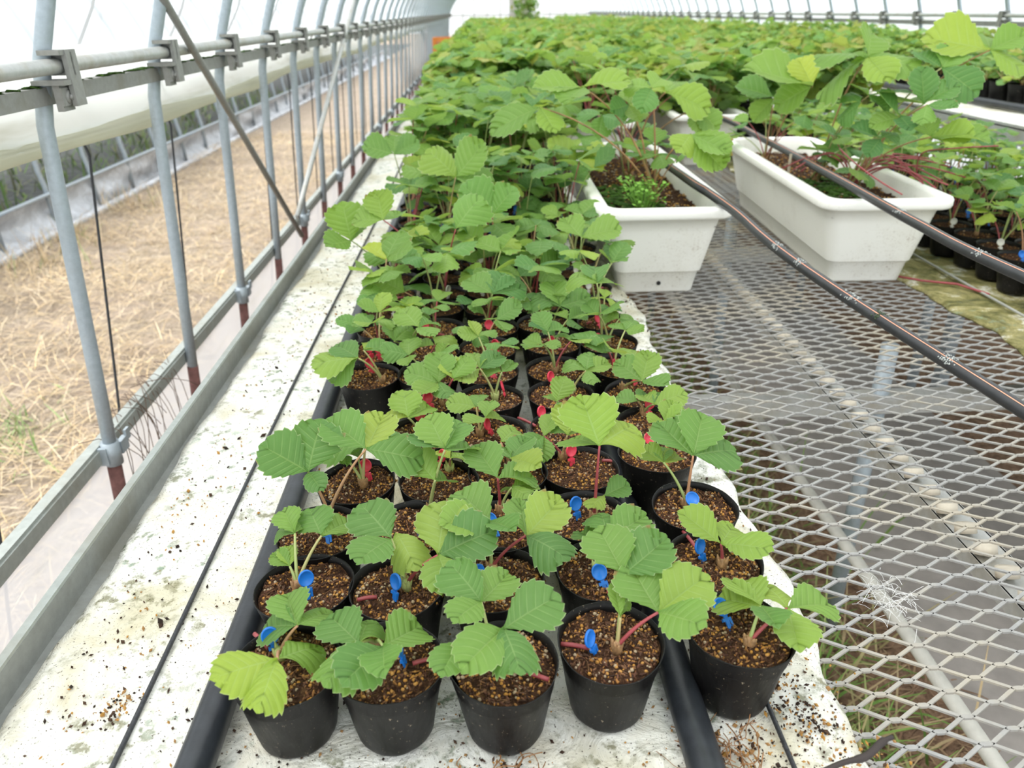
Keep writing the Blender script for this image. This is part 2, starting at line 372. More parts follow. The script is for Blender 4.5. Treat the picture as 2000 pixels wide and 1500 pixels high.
HY = [1.30+.457*k for k in range(-2, 45)]
for i, y in enumerate(HY):
    h = empty('tunnel_hoop', (0, y, 0)); k = i-2
    if 0 <= k < 12: lab = 'grey steel tunnel hoop, %s upright from the left edge of the picture' % ORD[k]
    else: lab = 'grey steel tunnel hoop in the close-set row receding to the end wall' if k >= 12 else 'grey steel tunnel hoop beside the camera, outside the picture'
    tag(h, lab, 'hoop', 'steel hoops of the plastic tunnel')
    link('tube', hoop_me, h); link('rusted_foot', foot_me, h)
    c = link('clamp', clamp_l, h, (XL, 0, ZP)); link('clamp', clamp_r, h, (XR, 0, ZP+.008))
    if k % 2 == 0: link('rail_clamp', lowclamp_me, h, (wall_x(.60), 0, .60))
# purlins, channels, rails
def longrod(name, x, z, r, mat, label, y0=-1, y1=YF, n=12):
    mb = MB(); tube(mb, [(x, y0+(y1-y0)*i/24, z) for i in range(25)], r, n); o = mb.obj(name, mat); tag(o, label, 'pipe'); return o
longrod('purlin_pipe', XL+.025, ZP-.004, .0115, GALV, 'round grey steel pipe running along the left hoops under the film')
longrod('purlin_pipe', XR-.025, ZP+.004, .0115, GALV, 'round grey steel pipe along the far right wall behind the plants')
def channel(x, z, w, h, mat, name, label, side):
    mb = MB(); y0, y1 = -1, YF
    box(mb, x-w/2, x+w/2, y0, y1, z-h/2, z-h/2+.003); box(mb, x-w/2, x+w/2, y0, y1, z+h/2-.003, z+h/2)
    box(mb, x-.0015-side*w/2, x+.0015-side*w/2, y0, y1, z-h/2, z+h/2); box(mb, x-w/2, x+w/2, y0, y1, z-.003, z+.003)
    o = mb.obj(name, mat); tag(o, label, 'rail'); return o
channel(XL-.004, ZP-.046, .022, .026, GALV_D, 'film_channel', 'flat ribbed grey channel under the left purlin pipe, mossy on top', -1)
channel(XR+.004, ZP-.040, .022, .026, GALV_D, 'film_channel', 'flat grey channel under the purlin of the right wall', 1)
ms = MB()
for i in range(260):
    y = random.uniform(.6, 5); r = random.uniform(.002, .005)
    ms.add([(XL-.004+random.uniform(-.01, .012)+a*r*1.0, y+b*r*3, ZP-.032+c*r*.7) for a, b, c in ICO_V], [tuple(f) for f in ICO_F])
tag(ms.obj('moss', MOSS), 'crust of green moss along the top of the left film channel', 'moss', kind='stuff')
lr = MB(); box(lr, wall_x(.6)-.036, wall_x(.6)-.016, -1, YF, .585, .618); box(lr, wall_x(.6)-.016, wall_x(.6)-.012, -1, YF, .585, .612)
tag(lr.obj('skirt_rail', ALU_L), 'grey steel rail holding the top of the low white skirt sheet', 'rail')

# film skins ---------------------------------------------------------
def skin(name, fn, nu, nv, mat, kind='structure'):
    vs = [fn(i/nu, j/nv) for j in range(nv+1) for i in range(nu+1)]
    fs = [(j*(nu+1)+i, j*(nu+1)+i+1, (j+1)*(nu+1)+i+1, (j+1)*(nu+1)+i) for j in range(nv) for i in range(nu)]
    mb = MB(); mb.add(vs, fs); o = mb.obj(name, mat)
    if kind: o['kind'] = kind
    return o
def roof(u, v):
    t = .165+(math.pi-.33)*u; x, z = arch(t, .018+.006*math.cos(v*YF/.457*2*math.pi)); return (x, -1+v*(YF+1), z)
skin('ceiling', roof, 40, 240, FILM)
def curtain(u, v):   # hanging side film, rolled up at the bottom, bellied outward
    y = -1+v*(YF+1); z = ZP+.02-u*.155; b = .040*math.sin(math.pi*u**1.3)+.006*math.sin(y*5+u*4)+.003*math.sin(y*23)
    return (XL-.026-b-.045*u, y, z+.008*math.sin(y*2.1)*u)
o = skin('wall_left', curtain, 12, 300, CURT)
def rwall(u, v):
    y = -1+v*(YF+1); z = ZP+.02-u*1.3; return (wall_x(z, 1, .02)+.01*math.sin(y*5), y, z)
skin('wall_right', rwall, 8, 120, CURT)
ROLLM = film_material('film_roll', 0.0, (.66, .66, .56), .6)
rl = MB(); tube(rl, [(XL-.078+.006*math.sin((-1+.1*i)*5), -1+.1*i, ZP-.140+.008*math.sin((-1+.1*i)*2.1)) for i in range(231)], [.016+.003*math.sin(i*.7) for i in range(231)], 10)
tag(rl.obj('film_roll', ROLLM), 'rolled-up lower edge of the left side film', 'film roll')
def skirt(u, v):
    y = -1+v*(YF+1); z = .60-u*.55; return (wall_x(z)-.024-.004*math.sin(y*9+u*3), y, z)
skin('wall_left', skirt, 4, 160, SKIRT)
# end wall
ew = MB(); seg = 40
ev = [(arch(math.pi*i/seg)[0], YF, arch(math.pi*i/seg)[1]) for i in range(seg+1)]+[(XL-.08, YF, 0), (XR+.08, YF, 0)]
ew.add(ev, [tuple(range(seg+1))+(seg+1, seg+2)], 0, False); ew.obj('wall_back', ENDF)['kind'] = 'structure'
ef = MB()
for x in (-.35, -.05, .28, .62, .86, 1.28, 1.5, 1.9, 2.3, 2.6):
    tube(ef, [(x, YF-.03, .0), (x, YF-.03, ZB+RZ*math.sqrt(max(0, 1-((x-XC)/RX)**2)))], .014, 8)
for z in (.75, 1.26, 1.75): tube(ef, [(XL, YF-.05, z), (XR, YF-.05, z)], .014, 8)
ef.obj('end_frame', GALV)['kind'] = 'structure'
db = MB(); box(db, .88, 1.26, YF-.09, YF-.06, 0, 1.9); db.obj('door_1', simple('door_panel', (.45, .43, .38), .7))['kind'] = 'structure'

# black film straps outside
for i in range(40):
    y = 1.075+.457*i; mb = MB()
    P = [(-.84-.02*math.sin(i*1.7), y-.16, 0), (-.79, y-.04, .6), (-.785, y+.09, 1.10), (-.785, y+.05, 1.2), (XL-.045, y, ZP+.01)]+[(arch(math.pi-math.pi*k/40, .032)[0], y, arch(math.pi-math.pi*k/40, .032)[1]) for k in range(3, 38)]+[(XR+.04, y, ZP), (XR+.1, y, 0)]
    tube(mb, P, .0028, 5)
    lab = ('black cord strap outside the left film, %s gap from the left' % ORD[i]) if i < 6 else 'black cord strap pressing the film between distant hoops'
    tag(mb.obj('film_strap', CORD), lab, 'strap', 'black straps over the film')
# diagonal braces
def rod(name, a, b, r, mat, label, cat, n=10):
    mb = MB(); a, b = Vector(a), Vector(b); tube(mb, [a+(b-a)*t/10 for t in range(11)], r, n); return tag(mb.obj(name, mat), label, cat)
d0, d1 = Vector((-.625, 1.75, 1.379)), Vector((-.640, 2.70, .645)); rod('brace_rod', d0+(d0-d1)*.8, d1, .0085, GALV_D, 'thin dark diagonal brace crossing the near left hoops', 'brace')
d0, d1 = Vector((-.63, 4.345, 1.363)), Vector((-.66, 2.757, .70)); rod('brace_rod', d0+(d0-d1)*.5, d1, .0095, GALV, 'pale diagonal brace leaning away from the foot of the dark one', 'brace')
# neighbour tunnel ---------------------------------------------------
def sil(u, v):
    y = -2+v*30; return (-3.0-.05*math.sin(u*3)+.03*math.sin(y*1.7+u*5)+.012*math.sin(y*7-u*9), y, .25*(1-u))
nt = empty('neighbour_skirt', (0, 0, 0)); tag(nt, 'crumpled silver sheeting along the foot of the next tunnel', 'sheeting')
o = skin('sheet', sil, 8, 260, SILVER, None); o.parent = nt
w = MB(); tube(w, [(-3.0, -2+i, .25) for i in range(31)], .014, 8); w.obj('rail', GALV_B, nt)
w = MB(); tube(w, [(-2.93, -2+i, .015) for i in range(31)], .03, 8); w.obj('hem', SILVER, nt)
nh = MB(); tube(nh, [(-3.02, 0, 0), (-3.03, 0, .3)]+[(-3.05-.9*(1-math.cos(a)), 0, .4+1.5*math.sin(a)) for a in [i*.15 for i in range(11)]], .017, 10); nh_me = nh.mesh('tube', GALV_B)
for i in range(34):
    h = link('tunnel_hoop', nh_me, None, (0, 3.5+.675*i, 0)); h.rotation_euler = (0, 0, 0)
    tag(h, 'blue-grey hoop leg of the next tunnel beyond the straw strip', 'hoop', 'legs of the neighbouring tunnel')
def nroof(u, v):
    a = u*1.55; return (-3.10-2.2*(1-math.cos(a)), -2+v*30, .75+1.2*math.sin(a))
skin('neighbour_film', nroof, 10, 2, SILVER)['kind'] = 'structure'

def fbm(x, y):
    return (math.sin(x*7.1+1.3*math.sin(y*5.2))+.6*math.sin(y*13.7+2*math.sin(x*9.3))+.4*math.sin(x*31+y*17)+.3*math.sin(y*41-x*23+1.7*math.sin(x*19)))/2.3
# blades -------------------------------------------------------------
def blades(name, n, fx, hmin, hmax, cols, label, cat, flat=.3, wid=.002, z0=0):
    pos = np.array([fx() for _ in range(n)]); az = RNG.uniform(0, 2*np.pi, n); L = RNG.uniform(hmin, hmax, n)
    el = RNG.uniform(flat[0], flat[1], n) if isinstance(flat, tuple) else RNG.uniform(.1, flat, n)
    d = np.stack([np.cos(az)*np.cos(el), np.sin(az)*np.cos(el), np.sin(el)], 1); sd = np.stack([-np.sin(az), np.cos(az), np.zeros(n)], 1)
    w = RNG.uniform(.5, 1.4, n)*wid; P = []
    for j, (t, wr) in enumerate(((0, 1), (.5, .9), (1, .25))):
        c = pos+d*(L*t)[:, None]-np.array([0, 0, 1])*(L*t*t*.35*np.cos(el))[:, None]; c[:, 2] = np.maximum(c[:, 2], z0+.003)
        P += [c-sd*(w*wr)[:, None], c+sd*(w*wr)[:, None]]
    V = np.stack(P, 1).reshape(-1, 3); b = np.array([[0, 1, 3, 2], [2, 3, 5, 4]]); Fc = (b[None]+(np.arange(n)*6)[:, None, None]).reshape(-1, 4)
    ci = np.array(cols)[RNG.integers(0, len(cols), n)]*RNG.uniform(.75, 1.2, (n, 1)); me = mass(name, V, Fc, BLADE, np.repeat(ci, 6, 0), False)
    return tag(link(name, me), label, cat, kind='stuff')
STRAW = [(.78, .60, .34), (.70, .52, .30), (.84, .70, .48), (.56, .42, .28), (.74, .58, .38)]
def fx_straw():
    y = .2+10*random.random()**1.5
    while fbm(y*.9, random.uniform(0, .3)+y*.4) < random.uniform(-1.2, .3): y = .2+10*random.random()**1.5
    return (random.uniform(-2.95, -.80), y, random.uniform(0, .03)+.05*max(0, math.sin(y*1.3+3))**3)
blades('dry_straw', 26000, fx_straw, .06, .22, STRAW, 'dry yellow straw strewn over the ground outside the left wall', 'straw', .6, .0016)
blades('grass_tuft', 260, lambda: (random.gauss(-1.75, .12), random.gauss(2.35, .15), 0), .05, .14, [(.34, .50, .18), (.42, .52, .24)], 'small patch of fresh green grass in the straw', 'grass', (.5, 1.4), .003)
blades('dry_straw', 420, lambda: (random.gauss(-2.7, .18), random.choice([4.6, 5.2, 6.2])+random.gauss(0, .12), 0), .10, .28, STRAW+[(.4, .45, .2)], 'taller bleached grass stalks against the silver sheeting', 'straw', (.5, 1.3), .0022)
blades('weeds', 1500, lambda: (random.uniform(-4.6, -3.3), random.uniform(3, 16), 0), .08, .25, [(.18, .30, .08), (.26, .36, .12), (.30, .30, .16)], 'dark green weeds under the next tunnel', 'weeds', (.4, 1.4), .008)
def fx_u():
    x = random.gauss(.45, .16) ; return (x, random.uniform(.15, 3.2), random.uniform(0, .02))
blades('grass_tuft', 9000, fx_u, .08, .28, [(.52, .45, .22), (.60, .46, .26), (.26, .42, .10), (.40, .46, .17), (.20, .36, .08)], 'tangled green and dry grass on the soil beneath the mesh bench', 'grass', (.1, 1.3), .0028)
blades('dry_straw', 2500, lambda: (random.uniform(.55, 1.0), random.uniform(.1, 3), 0), .04, .12, [(.45, .30, .18), (.34, .21, .13)], 'brown withered straw on bare soil beneath the mesh bench', 'straw', .5, .0018)
hk = MB()
for i in range(26):
    y0 = 1.50+random.gauss(0, .08); x = wall_x(.61)-.005; a = Vector((x, y0, .622)); e = Vector((x+random.uniform(.0, .03), y0+random.uniform(-.08, .12), .60-random.uniform(.05, .22)))
    tube(hk, bez(a+Vector((-.04, random.uniform(-.1, .1), .01)), a+Vector((.015, 0, .01)), e, 5), .0008, 4)
tag(hk.obj('dead_weed', simple('dead_stalk', (.16, .11, .08), .8)), 'dead weed stalks hanging over the skirt rail by the second hoop', 'weed')

# ================================================================== BENCHES
def beam(mb, x0, x1, y0, y1, z0, z1): box(mb, x0, x1, y0, y1, z0, z1)
b = empty('mesh_bench', (.55, 0, 0)); tag(b, 'long steel bench with an expanded-metal top running down the left side', 'bench')
def bpart(mb, name, mat): o = mb.obj(name, mat, b); o.location = (-.55, 0, 0); return o
mb = MB(); box(mb, -.452, -.446, .1, 21.4, .770, .820); bpart(mb, 'edge_rail', ALU)
mb = MB(); box(mb, -.4555, -.4465, .1, 21.4, .820, .824); bpart(mb, 'rail_lip', ALU_L)
mb = MB(); box(mb, -.446, -.385, .1, 21.4, .783, .788); bpart(mb, 'rail_flange', ALU)
mb = MB(); box(mb, 1.60, 1.606, .1, 21.4, .770, .822); box(mb, 1.56, 1.60, .1, 21.4, .783, .788); bpart(mb, 'edge_rail', ALU)
for x in (-.05, .60, 1.15):
    mb = MB(); box(mb, x-.022, x+.022, .05, 21.4, .748, .752); box(mb, x+.020, x+.023, .05, 21.4, .700, .752); box(mb, x-.023, x-.020, .05, 21.4, .730, .752); bpart(mb, 'bearer', GALV)
disc = MB()
for i in range(70):
    y = .42+i*.042; tube(disc, [(.590, y, .757), (.590, y+.006, .768)], .0125, 14)
disc_o = bpart(disc, 'bearer_knobs', simple('beige_nubs', (.66, .60, .49), .8)); disc_o['kind'] = 'stuff'
for y in [.3+1.05*i for i in range(20)]:
    mb = MB(); box(mb, -.46, 1.6, y, y+.035, .600, .640); bpart(mb, 'cross_beam', GALV)
    for x in (-.40, .80, 1.52):
        mb = MB(); tube(mb, [(x, y+.02, 0), (x, y+.02, .745)], .017, 12); bpart(mb, 'leg', GALV_B)
# expanded metal
def expanded(x0, x1, y0, y1, z):
    V = []; Fc = []; A = np.array([.0320, -.0005]); NX = int((x1-x0)/.0320)+2
    # diamonds: nodes at (i*.064 + (j%2)*.032 , j*.0140)
    nj = int((y1-y0)/.0140)
    def strand(p, q, w, zt):
        d = q-p; L = np.linalg.norm(d); n = np.array([-d[1], d[0]])/L*w
        k = len(V)//1
        tw = .0011
        for r in (p+n, p-n, q+n, q-n): V.append((r[0], r[1], z))
        for r in (p+n, p-n, q+n, q-n): V.append((r[0], r[1], z-zt))
        Fc.extend([(k, k+1, k+3, k+2), (k, k+2, k+6, k+4), (k+1, k+5, k+7, k+3), (k+4, k+6, k+7, k+5)])
    for j in range(nj):
        y = y0+j*.0140
        for i in range(NX//2+1):
            xa = x0+i*.064+(j % 2)*.032
            if xa > x1: continue
            p = np.array([xa, y]); 
            for s in (-1, 1):
                q = np.array([xa+s*.032, y+.0140])
                if q[0] < x0 or q[0] > x1: continue
                strand(p+np.array([s*.0045, 0]), q-np.array([s*.0045, 0]), .0017, .0022)
            # knuckle (bond)
            k = len(V); a, c = .0062, .0026
            for zz in (z+.0002, z-.0022):
                for t in range(6):
                    an = t*math.pi/3; V.append((xa+a*math.cos(an), y+c*math.sin(an), zz))
            Fc.append((k, k+1, k+2, k+3)); Fc.append((k, k+3, k+4, k+5))
            for t in range(6): Fc.append((k+t, k+6+t, k+6+(t+1) % 6, k+(t+1) % 6))
    return mass('expanded_metal', np.array(V), np.array(Fc), MESHM, None, False)
em = link('expanded_metal', expanded(.25, 1.05, .25, 4.6, .790), b, (-.55, 0, 0))
em = link('mesh_deck', expanded(.25, 1.05, 4.6, 7.0, .790), b, (-.55, 0, 0))

b2 = empty('plant_bench', (2.2, 0, 0)); tag(b2, 'raised bench along the right wall with a pale steel edge', 'bench')
def b2p(mb, name, mat): o = mb.obj(name, mat, b2); o.location = (-2.2, 0, 0); return o
mb = MB(); box(mb, 1.650, 1.658, .5, 21.4, .955, 1.012); box(mb, 1.650, 1.69, .5, 21.4, 1.000, 1.004); b2p(mb, 'edge_rail', GALV)
mb = MB(); box(mb, 1.66, 2.80, .5, 21.4, .990, 1.000); b2p(mb, 'top', ALU)
for y in [1+1.5*i for i in range(13)]:
    mb = MB(); box(mb, 1.67, 1.71, y, y+.04, 0, .99); b2p(mb, 'leg', GALV_B)
    mb = MB(); box(mb, 2.74, 2.78, y, y+.04, 0, .99); b2p(mb, 'leg', GALV_B)

# fleece sheets ------------------------------------------------------
def fleece(x0, x1, y0, y1, z, mat, label, amp=.0025, el=1.0, er=1.0):
    ys = []; y = y0
    while y < y1: ys.append(y); y += max(.010, .010+.02*(y-1.0)) if y > 1.0 else .010
    ys.append(y1); nx = 64; V = []
    for y in ys:
        a = x0+el*(.010*math.sin(y*11)+.006*math.sin(y*29+1)+.003*math.sin(y*83)); c = x1+er*(.010*math.sin(y*8.3+2)+.006*math.sin(y*23)+.004*math.sin(y*71))
        for i in range(nx+1):
            t = i/nx; x = a+(c-a)*t; h = amp*(fbm(x*2.2, y*2.2)+.5*fbm(x*6+3, y*7)); 
            if i in (0, nx): h = -.004
            V.append((x, y, z+h))
    Fc = [(j*(nx+1)+i, j*(nx+1)+i+1, (j+1)*(nx+1)+i+1, (j+1)*(nx+1)+i) for j in range(len(ys)-1) for i in range(nx)]
    me = mass('fleece_sheet', np.array(V), np.array(Fc), mat); o = link('fleece_sheet', me); tag(o, label, 'sheet')
    md = o.modifiers.new('thick', 'SOLIDIFY'); md.thickness = .004; md.offset = -1
    return o
ZS = .797
fleece(-.432, .308, .18, 21.3, ZS, SHEET, 'stained white fleece sheet under the left bed of pots', .0032, .35, .7)
fleece(.945, 1.56, .5, 21.3, ZS, SHEET_MOSS, 'mossy yellow-green fleece sheet under the right bed, beside the planters')
fleece(1.672, 2.76, .6, 21.3, 1.008, SHEET, 'pale fleece sheet on the raised bench by the right wall')
# debris on the left sheet
n = 5200; px = []; 
while len(px) < n:
    x = random.uniform(-.40, .31); y = .22+random.random()**1.6*2.4
    d = fbm(x*3+5, y*4+1)
    if random.random() < .25+.6*max(0, d): px.append((x, y, ZS+.002+.0025*(fbm(x*2.2, y*2.2)+.5*fbm(x*6+3, y*7))))
for cx, cy, k, sp in ((.245, .505, 260, .022), (.265, .455, 160, .014), (.205, .420, 240, .02), (-.02, .400, 160, .022), (-.335, .50, 70, .010), (.29, .40, 120, .02), (.01, .41, 120, .012)):
    for _ in range(k): px.append((random.gauss(cx, sp), random.gauss(cy, sp), ZS+random.uniform(.001, .006)))
px = np.array(px); n = len(px); sz = RNG.uniform(.0005, .0016, n)*np.where(RNG.random(n) < .08, 1.8, 1)
GC = np.array([(.50, .26, .06), (.05, .025, .015), (.09, .05, .03), (.40, .22, .08), (.03, .018, .012)])
V, Fc, cc = scatter(OCT_V, OCT_F, px, rand_rot(n), np.stack([sz*RNG.uniform(.8, 2.2, n), sz, sz], 1), GC[RNG.integers(0, 5, n)])
tag(link('soil_crumbs', mass('soil_crumbs', V, Fc, GRAIN, cc, False)), 'brown and orange soil crumbs scattered over the white fleece', 'soil', kind='stuff')
# root tangles
def tangle(c, R, n, label, z=ZS+.004):
    mb = MB()
    for _ in range(n):
        p = Vector(c)+Vector((random.gauss(0, R*.4), random.gauss(0, R*.4), random.uniform(0, .008))); P = [p]
        a = random.uniform(0, 6.28)
        for k in range(5): a += random.gauss(0, .7); p = p+Vector((math.cos(a), math.sin(a), random.gauss(0, .15)))*R*.35; p.z = max(p.z, z); P.append(p)
        tube(mb, catmull(P, 3), .0003+.0003*random.random(), 4)
    tag(mb.obj('root_tangle', ROOTM), label, 'roots')
tangle((.192, .418, ZS+.004), .030, 30, 'tangle of dry brown roots between the black pipe and the thin cord at the bottom')
tangle((.0, .402, ZS+.004), .024, 24, 'small clump of dry roots in front of the middle front pot')
mb = MB(); tube(mb, catmull([atz(1560, 1530, .84), atz(1640, 1492, .850), atz(1690, 1478, .856), atz(1722, 1450, .860), atz(1742, 1440, .858)], 6), [.0022]*10+[.0030]*10+[.0018]*5, 8)
tag(mb.obj('dry_stem', simple('dry_stem', (.035, .025, .022), .7)), 'dark curved dry stem over the fleece edge at the bottom right', 'stem')
mb = MB()
for i in range(90):
    c = Vector((.405, .60, .794)); p = c+Vector((random.gauss(0, .012), random.gauss(0, .016), random.uniform(0, .012))); q = p+Vector((random.gauss(0, .012), random.gauss(0, .012), random.gauss(0, .006)))
    tube(mb, bez(p, (p+q)/2+Vector((0, 0, .006)), q, 3), .00022, 3, 0, False)
tag(mb.obj('fluff', simple('fluff', (.8, .8, .78), .9)), 'wisp of white fluff caught on the metal mesh', 'fluff', kind='stuff')

# pipes, cords, hoses ------------------------------------------------
def wavy(x0, y0, y1, z, a=.004, n=60, ph=0, sl=0): return [(x0+sl*(y0+(y1-y0)*i/n)+a*math.sin(3.1*(y0+(y1-y0)*i/n)+ph), y0+(y1-y0)*i/n, z) for i in range(n+1)]
def line(name, P, r, mat, label, cat, n=14): mb = MB(); tube(mb, P, r, n); return tag(mb.obj(name, mat), label, cat)
line('black_pipe', wavy(-.243, .15, 6, ZS+.020, .003), .0150, PIPE, 'black plastic pipe along the left edge of the pot rows', 'pipe')
line('black_pipe', wavy(.1615, .15, 6, ZS+.019, .002, ph=2), .0150, PIPE, 'black plastic pipe running between the two rightmost pot columns', 'pipe')
line('thin_cord', wavy(-.316, .15, 8, ZS+.005, .003, 120, 1), .0024, CORD, 'thin black cord lying on the bare fleece left of the pots', 'cord', 8)
line('thin_cord', wavy(.232, .15, 3, ZS+.005, .004, 60, .4), .0022, CORD, 'thin black cord emerging from under the front right pot', 'cord', 8)
line('thin_cord', wavy(1.045, .8, 4, ZS+.008, .004, 60, .4), .0028, simple('grey_wire', (.35, .35, .32), .5), 'grey wire over the mossy fleece beside the planter', 'wire', 8)
line('white_tube', [(.735, .1, .33), (.742, 1, .33), (.735, 3, .33)], .013, simple('white_tube', (.62, .61, .55), .5), 'white tube hanging lengthwise beneath the metal mesh', 'pipe')
line('black_pipe', wavy(1.86, .8, 12, 1.025, .003), .013, PIPE, 'dark pipe on the raised bench in front of its pots', 'pipe')
line('thin_cord', [atz(1755, 540, .806), atz(1800, 548, .806), atz(1870, 555, .806), atz(1932, 575, .806)], .0026, PET_RED, 'red strawberry runner fallen on the mossy fleece beside the planter', 'runner', 8)
def hose(P, label, spots):
    Q = catmull(P, 14); e = empty('drip_hose', Q[0]); tag(e, label, 'hose'); L = [q-Q[0] for q in Q]
    mb = MB(); tube(mb, L, .0090, 18); mb.obj('tube', HOSE, e)
    st = MB(); vs = []
    for i, q in enumerate(L):
        d = (L[min(i+1, len(L)-1)]-L[max(i-1, 0)]).normalized(); s = d.cross(Vector((0, 0, 1))).normalized(); u = s.cross(d)
        for a in (1.98, 2.12): vs.append(q+(s*math.cos(a)+u*math.sin(a))*.0093)
    st.add(vs, [(2*i, 2*i+1, 2*i+3, 2*i+2) for i in range(len(L)-1)]); st.obj('stripe', HOSE_ST, e)
    for k, (t, m_, ln) in enumerate(spots):
        i = int(t*(len(L)-2)); a = L[i]; d = (L[i+1]-L[i]).normalized(); s = d.cross(Vector((0, 0, 1))).normalized(); u = s.cross(d)
        pb = MB(); rs = random.Random(k)
        for q in range(60):
            an = rs.uniform(.3, 2.9); c = a+d*rs.gauss(0, ln)+(s*math.cos(an)+u*math.sin(an))*.0090; r = rs.uniform(.0006, .0022)
            pb.add([c+Vector(tuple(v))*r for v in OCT_V], [tuple(f) for f in OCT_F])
        o = pb.obj('dirt_patch' if m_ is HOSE_DIRT else 'moss_patch', m_, e); o['kind'] = 'stuff'
def atp(px, py, a, b): v = ray(px, py); return ORG + v*((a-EYE)/(v.z-b*v.y))
A_, B_ = .925-.0915*.75, .0915
hose([Vector((.83, -.5, .84)), Vector((.77, .1, .865))]+[atp(x, y, A_, B_) for x, y in ((2000, 803), (1740, 637), (1623, 560), (1544, 505), (1491, 463), (1441, 418), (1387, 379), (1345, 352))]+[Vector((.455, 2.2, 1.0)), Vector((.43, 2.9, 1.0)), Vector((.42, 5, 1.0))],
     'black drip hose with an orange stripe crossing the nearer planter and the mesh', [(.20, HOSE_DIRT, .006), (.265, HOSE_MOSS, .004), (.30, HOSE_DIRT, .008), (.40, HOSE_DIRT, .005), (.46, HOSE_DIRT, .006)])
hose([Vector((.86, -.5, 1.01)), Vector((.80, .2, 1.015))]+[atp(x, y, 1.012, -.004) for x, y in ((2000, 540), (1790, 436), (1665, 366), (1560, 308), (1480, 266), (1432, 240))]+[Vector((.85, 3.1, 1.0)), Vector((.86, 3.9, 1.0)), Vector((.87, 6, 1.0))],
     'black drip hose with an orange stripe crossing the right-hand planter', [(.19, HOSE_MOSS, .005), (.23, HOSE_DIRT, .006), (.33, HOSE_DIRT, .006)])

# ================================================================== LEAVES
MP = [(.012, 0), (.035, .05), (.13, .16), (.26, .31), (.37, .47), (.425, .63), (.40, .79), (.29, .91), (.14, .975), (0, 1.0)]
def mcurve(u):
    x = u*(len(MP)-1); i = min(int(x), len(MP)-2); t = x-i
    a, b_, c, d = [np.array(MP[k]) for k in (max(i-1, 0), i, i+1, min(i+2, len(MP)-1))]
    return .5*((2*b_)+(c-a)*t+(2*a-5*b_+4*c-d)*t*t+(3*b_-a-3*c+d)*t**3)
def leaflet_arrays(teeth=10, sub=3, cols=4, fold=.25, droop=.2, curl=.1, wave=.03, seed=0, tooth=.046, width=1.0, bulge=.007):
    rs = random.Random(seed); n = teeth*sub; V = []; UV = []
    js = [rs.uniform(.75, 1.2) for _ in range(2*teeth+4)]
    p1, p2 = rs.uniform(0, 6), rs.uniform(0, 6)
    for side in (-1, 1):
        for i in range(n+1):
            u = i/n; m = mcurve(u); e = .002; tg = mcurve(min(1, u+e))-mcurve(max(0, u-e)); tg = tg/(np.linalg.norm(tg)+1e-9); nm = np.array([tg[1], -tg[0]])
            ph = i % sub; k = i//sub; saw = {0: 0.0, 1: .55, 2: 1.0}.get(ph, 0) if sub == 3 else (ph/(sub-1) if sub > 1 else 0)
            fade = max(0, min(1, (u-.2)/.15)); amp = tooth*saw*fade*js[k+(teeth+1)*(side > 0)]
            m = m+nm*amp+tg*amp*.7*(1 if u < .93 else 0)
            if i == n: m = np.array([0, 1.0+tooth*.9]) 
            ym = m[1]*(.36+.62*u**1.6); 
            for c in range(cols+1):
                t = c/cols; x = m[0]*t; y = ym+(m[1]-ym)*t**1.05
                z = abs(x)*math.tan(fold)-droop*y*y*.6-curl*(x*2)**2+wave*t*t*math.sin(9*u+p1+side)+wave*.6*math.sin(4*y+p2)*t
                fr = (u*teeth) % 1.0; z += bulge*math.sin(math.pi*fr)*math.sin(math.pi*min(1, t*1.0)) if cols > 2 else 0
                V.append((side*x*width, y, z)); UV.append((side*t, u*teeth+.5+.0))
    Fc = []; W_ = cols+1; off = (n+1)*W_
    for s in (0, 1):
        for i in range(n):
            for c in range(cols):
                a = s*off+i*W_+c; q = (a, a+1, a+W_+1, a+W_); Fc.append(q if s else q[::-1])
    return np.array(V), np.array(Fc), np.array(UV)
def leaflet_mesh(name, **k):
    V, Fc, UV = leaflet_arrays(**k); return mass(name, V, Fc, LEAF, None, True, UV)
HI = [leaflet_mesh('leaflet', fold=f, droop=d, curl=c, wave=w, seed=i, width=wd*.95, cols=5) for i, (f, d, c, w, wd) in enumerate([
    (.28, .18, .12, .03, 1.10), (.16, .28, .18, .04, 1.12), (.40, .10, .10, .03, 1.06), (.22, .05, -.05, .05, 1.14), (.12, .38, .30, .05, 1.08), (.48, .22, .20, .05, 1.06), (.30, -.10, .05, .04, 1.12)])]
MD = [leaflet_mesh('leaflet', teeth=8, sub=2, cols=3, fold=f, droop=d, curl=c, wave=w, seed=i+20, width=wd, tooth=.05) for i, (f, d, c, w, wd) in enumerate([
    (.28, .25, .12, .03, 1.12), (.16, .35, .18, .05, 1.14), (.40, .12, .10, .04, 1.08), (.22, .05, -.05, .05, 1.14), (.12, .42, .30, .05, 1.10)])]
def place_leaflet(parent, B, T, width=1.0, me=None, rolln=0.0, face=None, col=None):
    y = (T-B); L = y.length; y.normalize(); up = Vector((0, 0, 1)) if face is None else face
    z = up-y*up.dot(y)
    if z.length < .05: z = -FW-y*(-FW).dot(y)
    z.normalize(); x = y.cross(z); 
    if rolln: q = Matrix.Rotation(rolln, 3, y); x = q @ x; z = q @ z
    M_ = Matrix(((x.x*L*width, y.x*L, z.x*L, B.x), (x.y*L*width, y.y*L, z.y*L, B.y), (x.z*L*width, y.z*L, z.z*L, B.z), (0, 0, 0, 1)))
    o = link('leaflet', me or random.choice(HI), parent); o.matrix_local = M_
    if col: o.color = (*col, 1)
    return o
def dirvec(az, el): return Vector((math.cos(az)*math.cos(el), math.sin(az)*math.cos(el), math.sin(el)))

